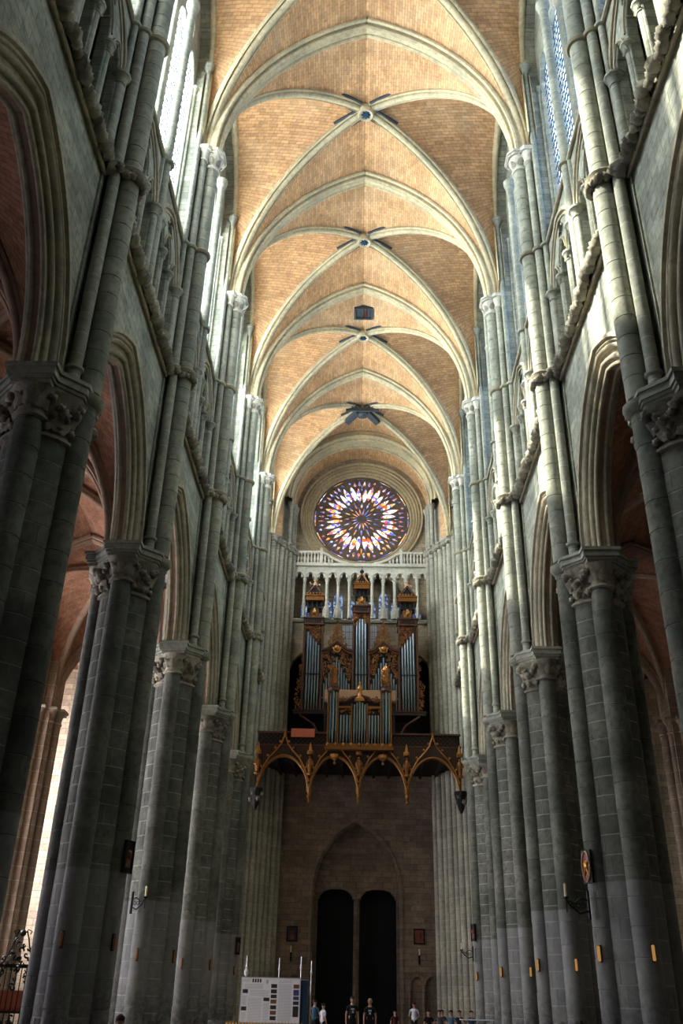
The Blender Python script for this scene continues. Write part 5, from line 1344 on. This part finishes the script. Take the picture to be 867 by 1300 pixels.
# ------------------------------------------------------------------ people
def person(lab, x, y, rz, shirt, trousers='cloth_black', seat=False, h=1.75, hair='hair', arms='down', z0=0.0, print_=False, group=None):
    k = h/1.75
    t = thing('person', lab, 'person', (x, y, z0), rz, group)
    hip = .93*k if not seat else .52
    def P(a, b, c): return Vector((a*k, b*k, c))
    V = []; E_ = []; Rr = []; K = []
    def add(p, r, par, kind):
        V.append(p); Rr.append(r); K.append(kind)
        if par is not None: E_.append((par, len(V)-1))
        return len(V)-1
    pel = add(P(0, 0, hip), (.155*k, .115*k), None, 't'); bel = add(P(0, -.005, hip+.16*k), (.145*k, .105*k), pel, 's')
    che = add(P(0, .0, hip+.36*k), (.165*k, .11*k), bel, 's'); col = add(P(0, .01, hip+.50*k), (.10*k, .08*k), che, 's')
    nk = add(P(0, .0, hip+.58*k), (.055*k, .055*k), col, 'k'); jaw = add(P(0, -.015, hip+.66*k), (.066*k, .075*k), nk, 'k')
    sk = add(P(0, -.0, hip+.735*k), (.078*k, .095*k), jaw, 'k'); add(P(0, .0, hip+.80*k), (.055*k, .065*k), sk, 'k')
    for sg in (-1, 1):
        sh = add(P(sg*.19, .01, hip+.46*k), (.062*k, .062*k), col, 's')
        if arms == 'down': el, wr_, = P(sg*.25, .03, hip+.17*k), P(sg*.25, -.05, hip-.07*k)
        else: el, wr_ = P(sg*.27, -.04, hip+.20*k), P(sg*.14, -.26, hip+.14*k)
        um = add((V[sh]+el)/2, (.050*k, .050*k), sh, 's'); e = add(el, (.042*k, .042*k), um, 'k'); wv = add(wr_, (.028*k, .028*k), e, 'k')
        d = (wr_-el).normalized(); pm = add(wr_+d*.07*k, (.034*k, .020*k), wv, 'k')
        for q in range(4):
            f1 = add(V[pm]+d*.05*k+Vector((0, (q-1.5)*.019*k, 0)), (.0095*k,)*2, pm, 'k'); add(V[f1]+d*(.035+.01*(q in (1, 2)))*k+Vector((-sg*.012*k, 0, 0)), (.008*k,)*2, f1, 'k')
        th = add(V[wv]+d*.05*k+Vector((-sg*.01, -.035*k, 0)), (.011*k,)*2, wv, 'k'); add(V[th]+d*.035*k+Vector((0, -.012*k, 0)), (.009*k,)*2, th, 'k')
        hp = add(P(sg*.09, 0, hip-.06*k), (.09*k, .09*k), pel, 't')
        if not seat: kn, an = P(sg*.10, -.01, .50*k), P(sg*.10, .02, .09*k)
        else: kn, an = P(sg*.12, -.42, .50), P(sg*.12, -.40, .09)
        kk = add(kn, (.062*k, .062*k), hp, 't'); cf = add(kn.lerp(an, .35), (.056*k, .058*k), kk, 't'); aa = add(an, (.04*k, .04*k), cf, 't')
        add(Vector((an.x, an.y-.13*k, .035)), (.04*k, .03*k), aa, 'f')
    me = bpy.data.meshes.new('body'); me.from_pydata([tuple(v) for v in V], E_, [])
    o = bpy.data.objects.new('body', me); COL.objects.link(o)
    md = o.modifiers.new('skin', 'SKIN'); md.use_smooth_shade = True
    for q, v in enumerate(me.skin_vertices[0].data): v.radius = Rr[q]; v.use_root = (q == 0)
    o.modifiers.new('sub', 'SUBSURF').levels = 1
    dg = bpy.context.evaluated_depsgraph_get(); m2 = bpy.data.meshes.new_from_object(o.evaluated_get(dg)); bpy.data.objects.remove(o)
    m2.materials.clear()
    mm = {'s': 0, 't': 1, 'k': 2, 'f': 3}
    for nm in (shirt, trousers, 'skin', 'blackwood'): m2.materials.append(MATS[nm])
    segs = [(V[a], V[b], K[b]) for a, b in E_]
    for p in m2.polygons:
        c = p.center; best = None
        for a, b, kd in segs:
            d = b-a; f = max(0, min(1, (c-a).dot(d)/max(1e-9, d.dot(d)))); dist = (a+d*f-c).length
            if best is None or dist < best[0]: best = (dist, kd, f)
        p.material_index = mm[best[1]]; p.use_smooth = True
    b = link('body', m2, t)
    hz = hip+.735*k
    hm = MB(); n = 12; vs_ = []; fs = []
    for j in range(6):
        tt = j/5*pi*.56
        for q in range(n):
            a = 2*pi*q/n; front = max(0, -sin(a)); rr = sin(tt)*(1.0); vs_.append((.097*k*rr*cos(a), .012*k+.115*k*rr*sin(a)*(1-.05*front), hz+.02*k+.10*k*cos(tt)+(.055*k*front if j > 3 else 0)))
    for j in range(5):
        for q in range(n): fs.append((j*n+q, j*n+(q+1) % n, (j+1)*n+(q+1) % n, (j+1)*n+q))
    hm.add(vs_, fs); hm.build('hair', hair, t)
    fm_ = MB(); fm_.sphere((0, -.098*k, hz-.03*k), .016*k, 6, 4, 1.5)
    for sg in (-1, 1): fm_.sphere((sg*.082*k, .01*k, hz-.02*k), .02*k, 6, 4, 1.6)
    fm_.build('nose_and_ears', 'skin', t)
    em = MB()
    for sg in (-1, 1): em.sphere((sg*.03*k, -.092*k, hz+.0), .009*k, 6, 4)
    em.box(-.022*k, .022*k, -.093*k, -.085*k, hz-.070*k, hz-.063*k); em.build('eyes_and_mouth', 'hair', t)
    if print_:
        m = MB(); m.box(-.06, .07, -.122*k, -.112*k, hip+.36*k, hip+.42*k); m.box(-.03, .05, -.122*k, -.112*k, hip+.25*k, hip+.33*k); m.build('shirt_print', 'print_pale', t, False)
    return t
def chair(x, y, rz, lab):
    t = thing('wooden_chair', lab, 'chair', (x, y, 0), rz, 'visitor chairs')
    MB().box(-.21, .21, -.2, .2, .42, .45).build('seat', 'wicker', t, False)
    for sx in (-.19, .19):
        MB().bar((sx, -.18, 0), (sx, -.18, .43), .018).build('leg', 'oak_red', t); MB().bar((sx, .19, 0), (sx, .21, .88), .018).build('leg', 'oak_red', t)
    for z in (.6, .72, .84): MB().box(-.19, .19, .19, .215, z, z+.05).build('slat', 'oak_red', t, False)
person('man in a black T-shirt with a pale blue print standing before the doors', -.1, 42.0, .15, 'cloth_black', print_=True, h=1.76)
person('shaven-headed man in a black T-shirt standing before the doors', .63, 42.2, -.1, 'cloth_black', hair='skin', h=1.70, print_=True)
person('person in a blue-grey shirt standing by the dark doorway', -1.75, 44.5, 2.6, 'cloth_blue', h=1.62, arms='front')
person('person in a white top standing by the dark doorway', -1.36, 44.0, 2.2, 'cloth_white', h=1.48)
person('person in dark red clothes walking in front of the portal', 1.75, 44.5, .3, 'cloth_red', h=1.28)
def sitter(lab, x, y, rz, shirt, h=1.72, hair='hair', chairlab=None):
    person(lab, x, y, rz, shirt, 'cloth_black', True, h, hair, 'front')
    chair(x+.0, y+.03, rz, chairlab or 'wooden chair under the '+' '.join(lab.split()[:10]))
person('person in a bright white T-shirt standing below the blind arcade', 2.86, 49.2, 2.9, 'cloth_white', h=1.60, arms='front')
for q, (x, y, sh_, w_) in enumerate(((3.5, 48.5, 'cloth_black', 'seated person in black next to the white T-shirt'), (4.05, 48.9, 'cloth_grey', 'seated person in dark grey below the blind arcade'), (4.55, 48.3, 'cloth_blue', 'seated person in dark blue below the blind arcade'), (5.0, 48.8, 'cloth_black', 'seated person in black near the white table'), (5.5, 48.2, 'cloth_blue', 'seated person in blue at the white table'), (4.3, 50.4, 'cloth_red', 'seated person in dark red behind the others'))):
    sitter(w_, x, y, random.uniform(-.6, .6), sh_, 1.72+random.uniform(-.08, .08))
simple('hair_red', (0.035, 0.012, 0.008), .6); simple('hair_grey', (.16, .15, .14), .7)
sitter('seated person with reddish hair near a pier under the clear-glass windows', -4.58, 20.0, pi, 'cloth_black', 1.68, 'hair_red')
sitter('seated grey-haired person near the foot of the medallion pier', 4.05, 20.1, pi, 'cloth_grey', 1.80, 'hair_grey')
sitter('seated dark-haired person near the foot of the medallion pier', 4.48, 20.4, pi, 'cloth_black', 1.86)
t = thing('folding_table', 'white folding table by the pier next to the seated visitors', 'table', (5.55, 46.6, 0))
MB().box(-.75, .75, -.35, .35, .96, 1.0).build('table_top', 'cloth_white', t, False)
for sx in (-.65, .65):
    for sy in (-.28, .28): MB().bar((sx, sy, 0), (sx, sy, .96), .02).build('leg', 'steel', t)
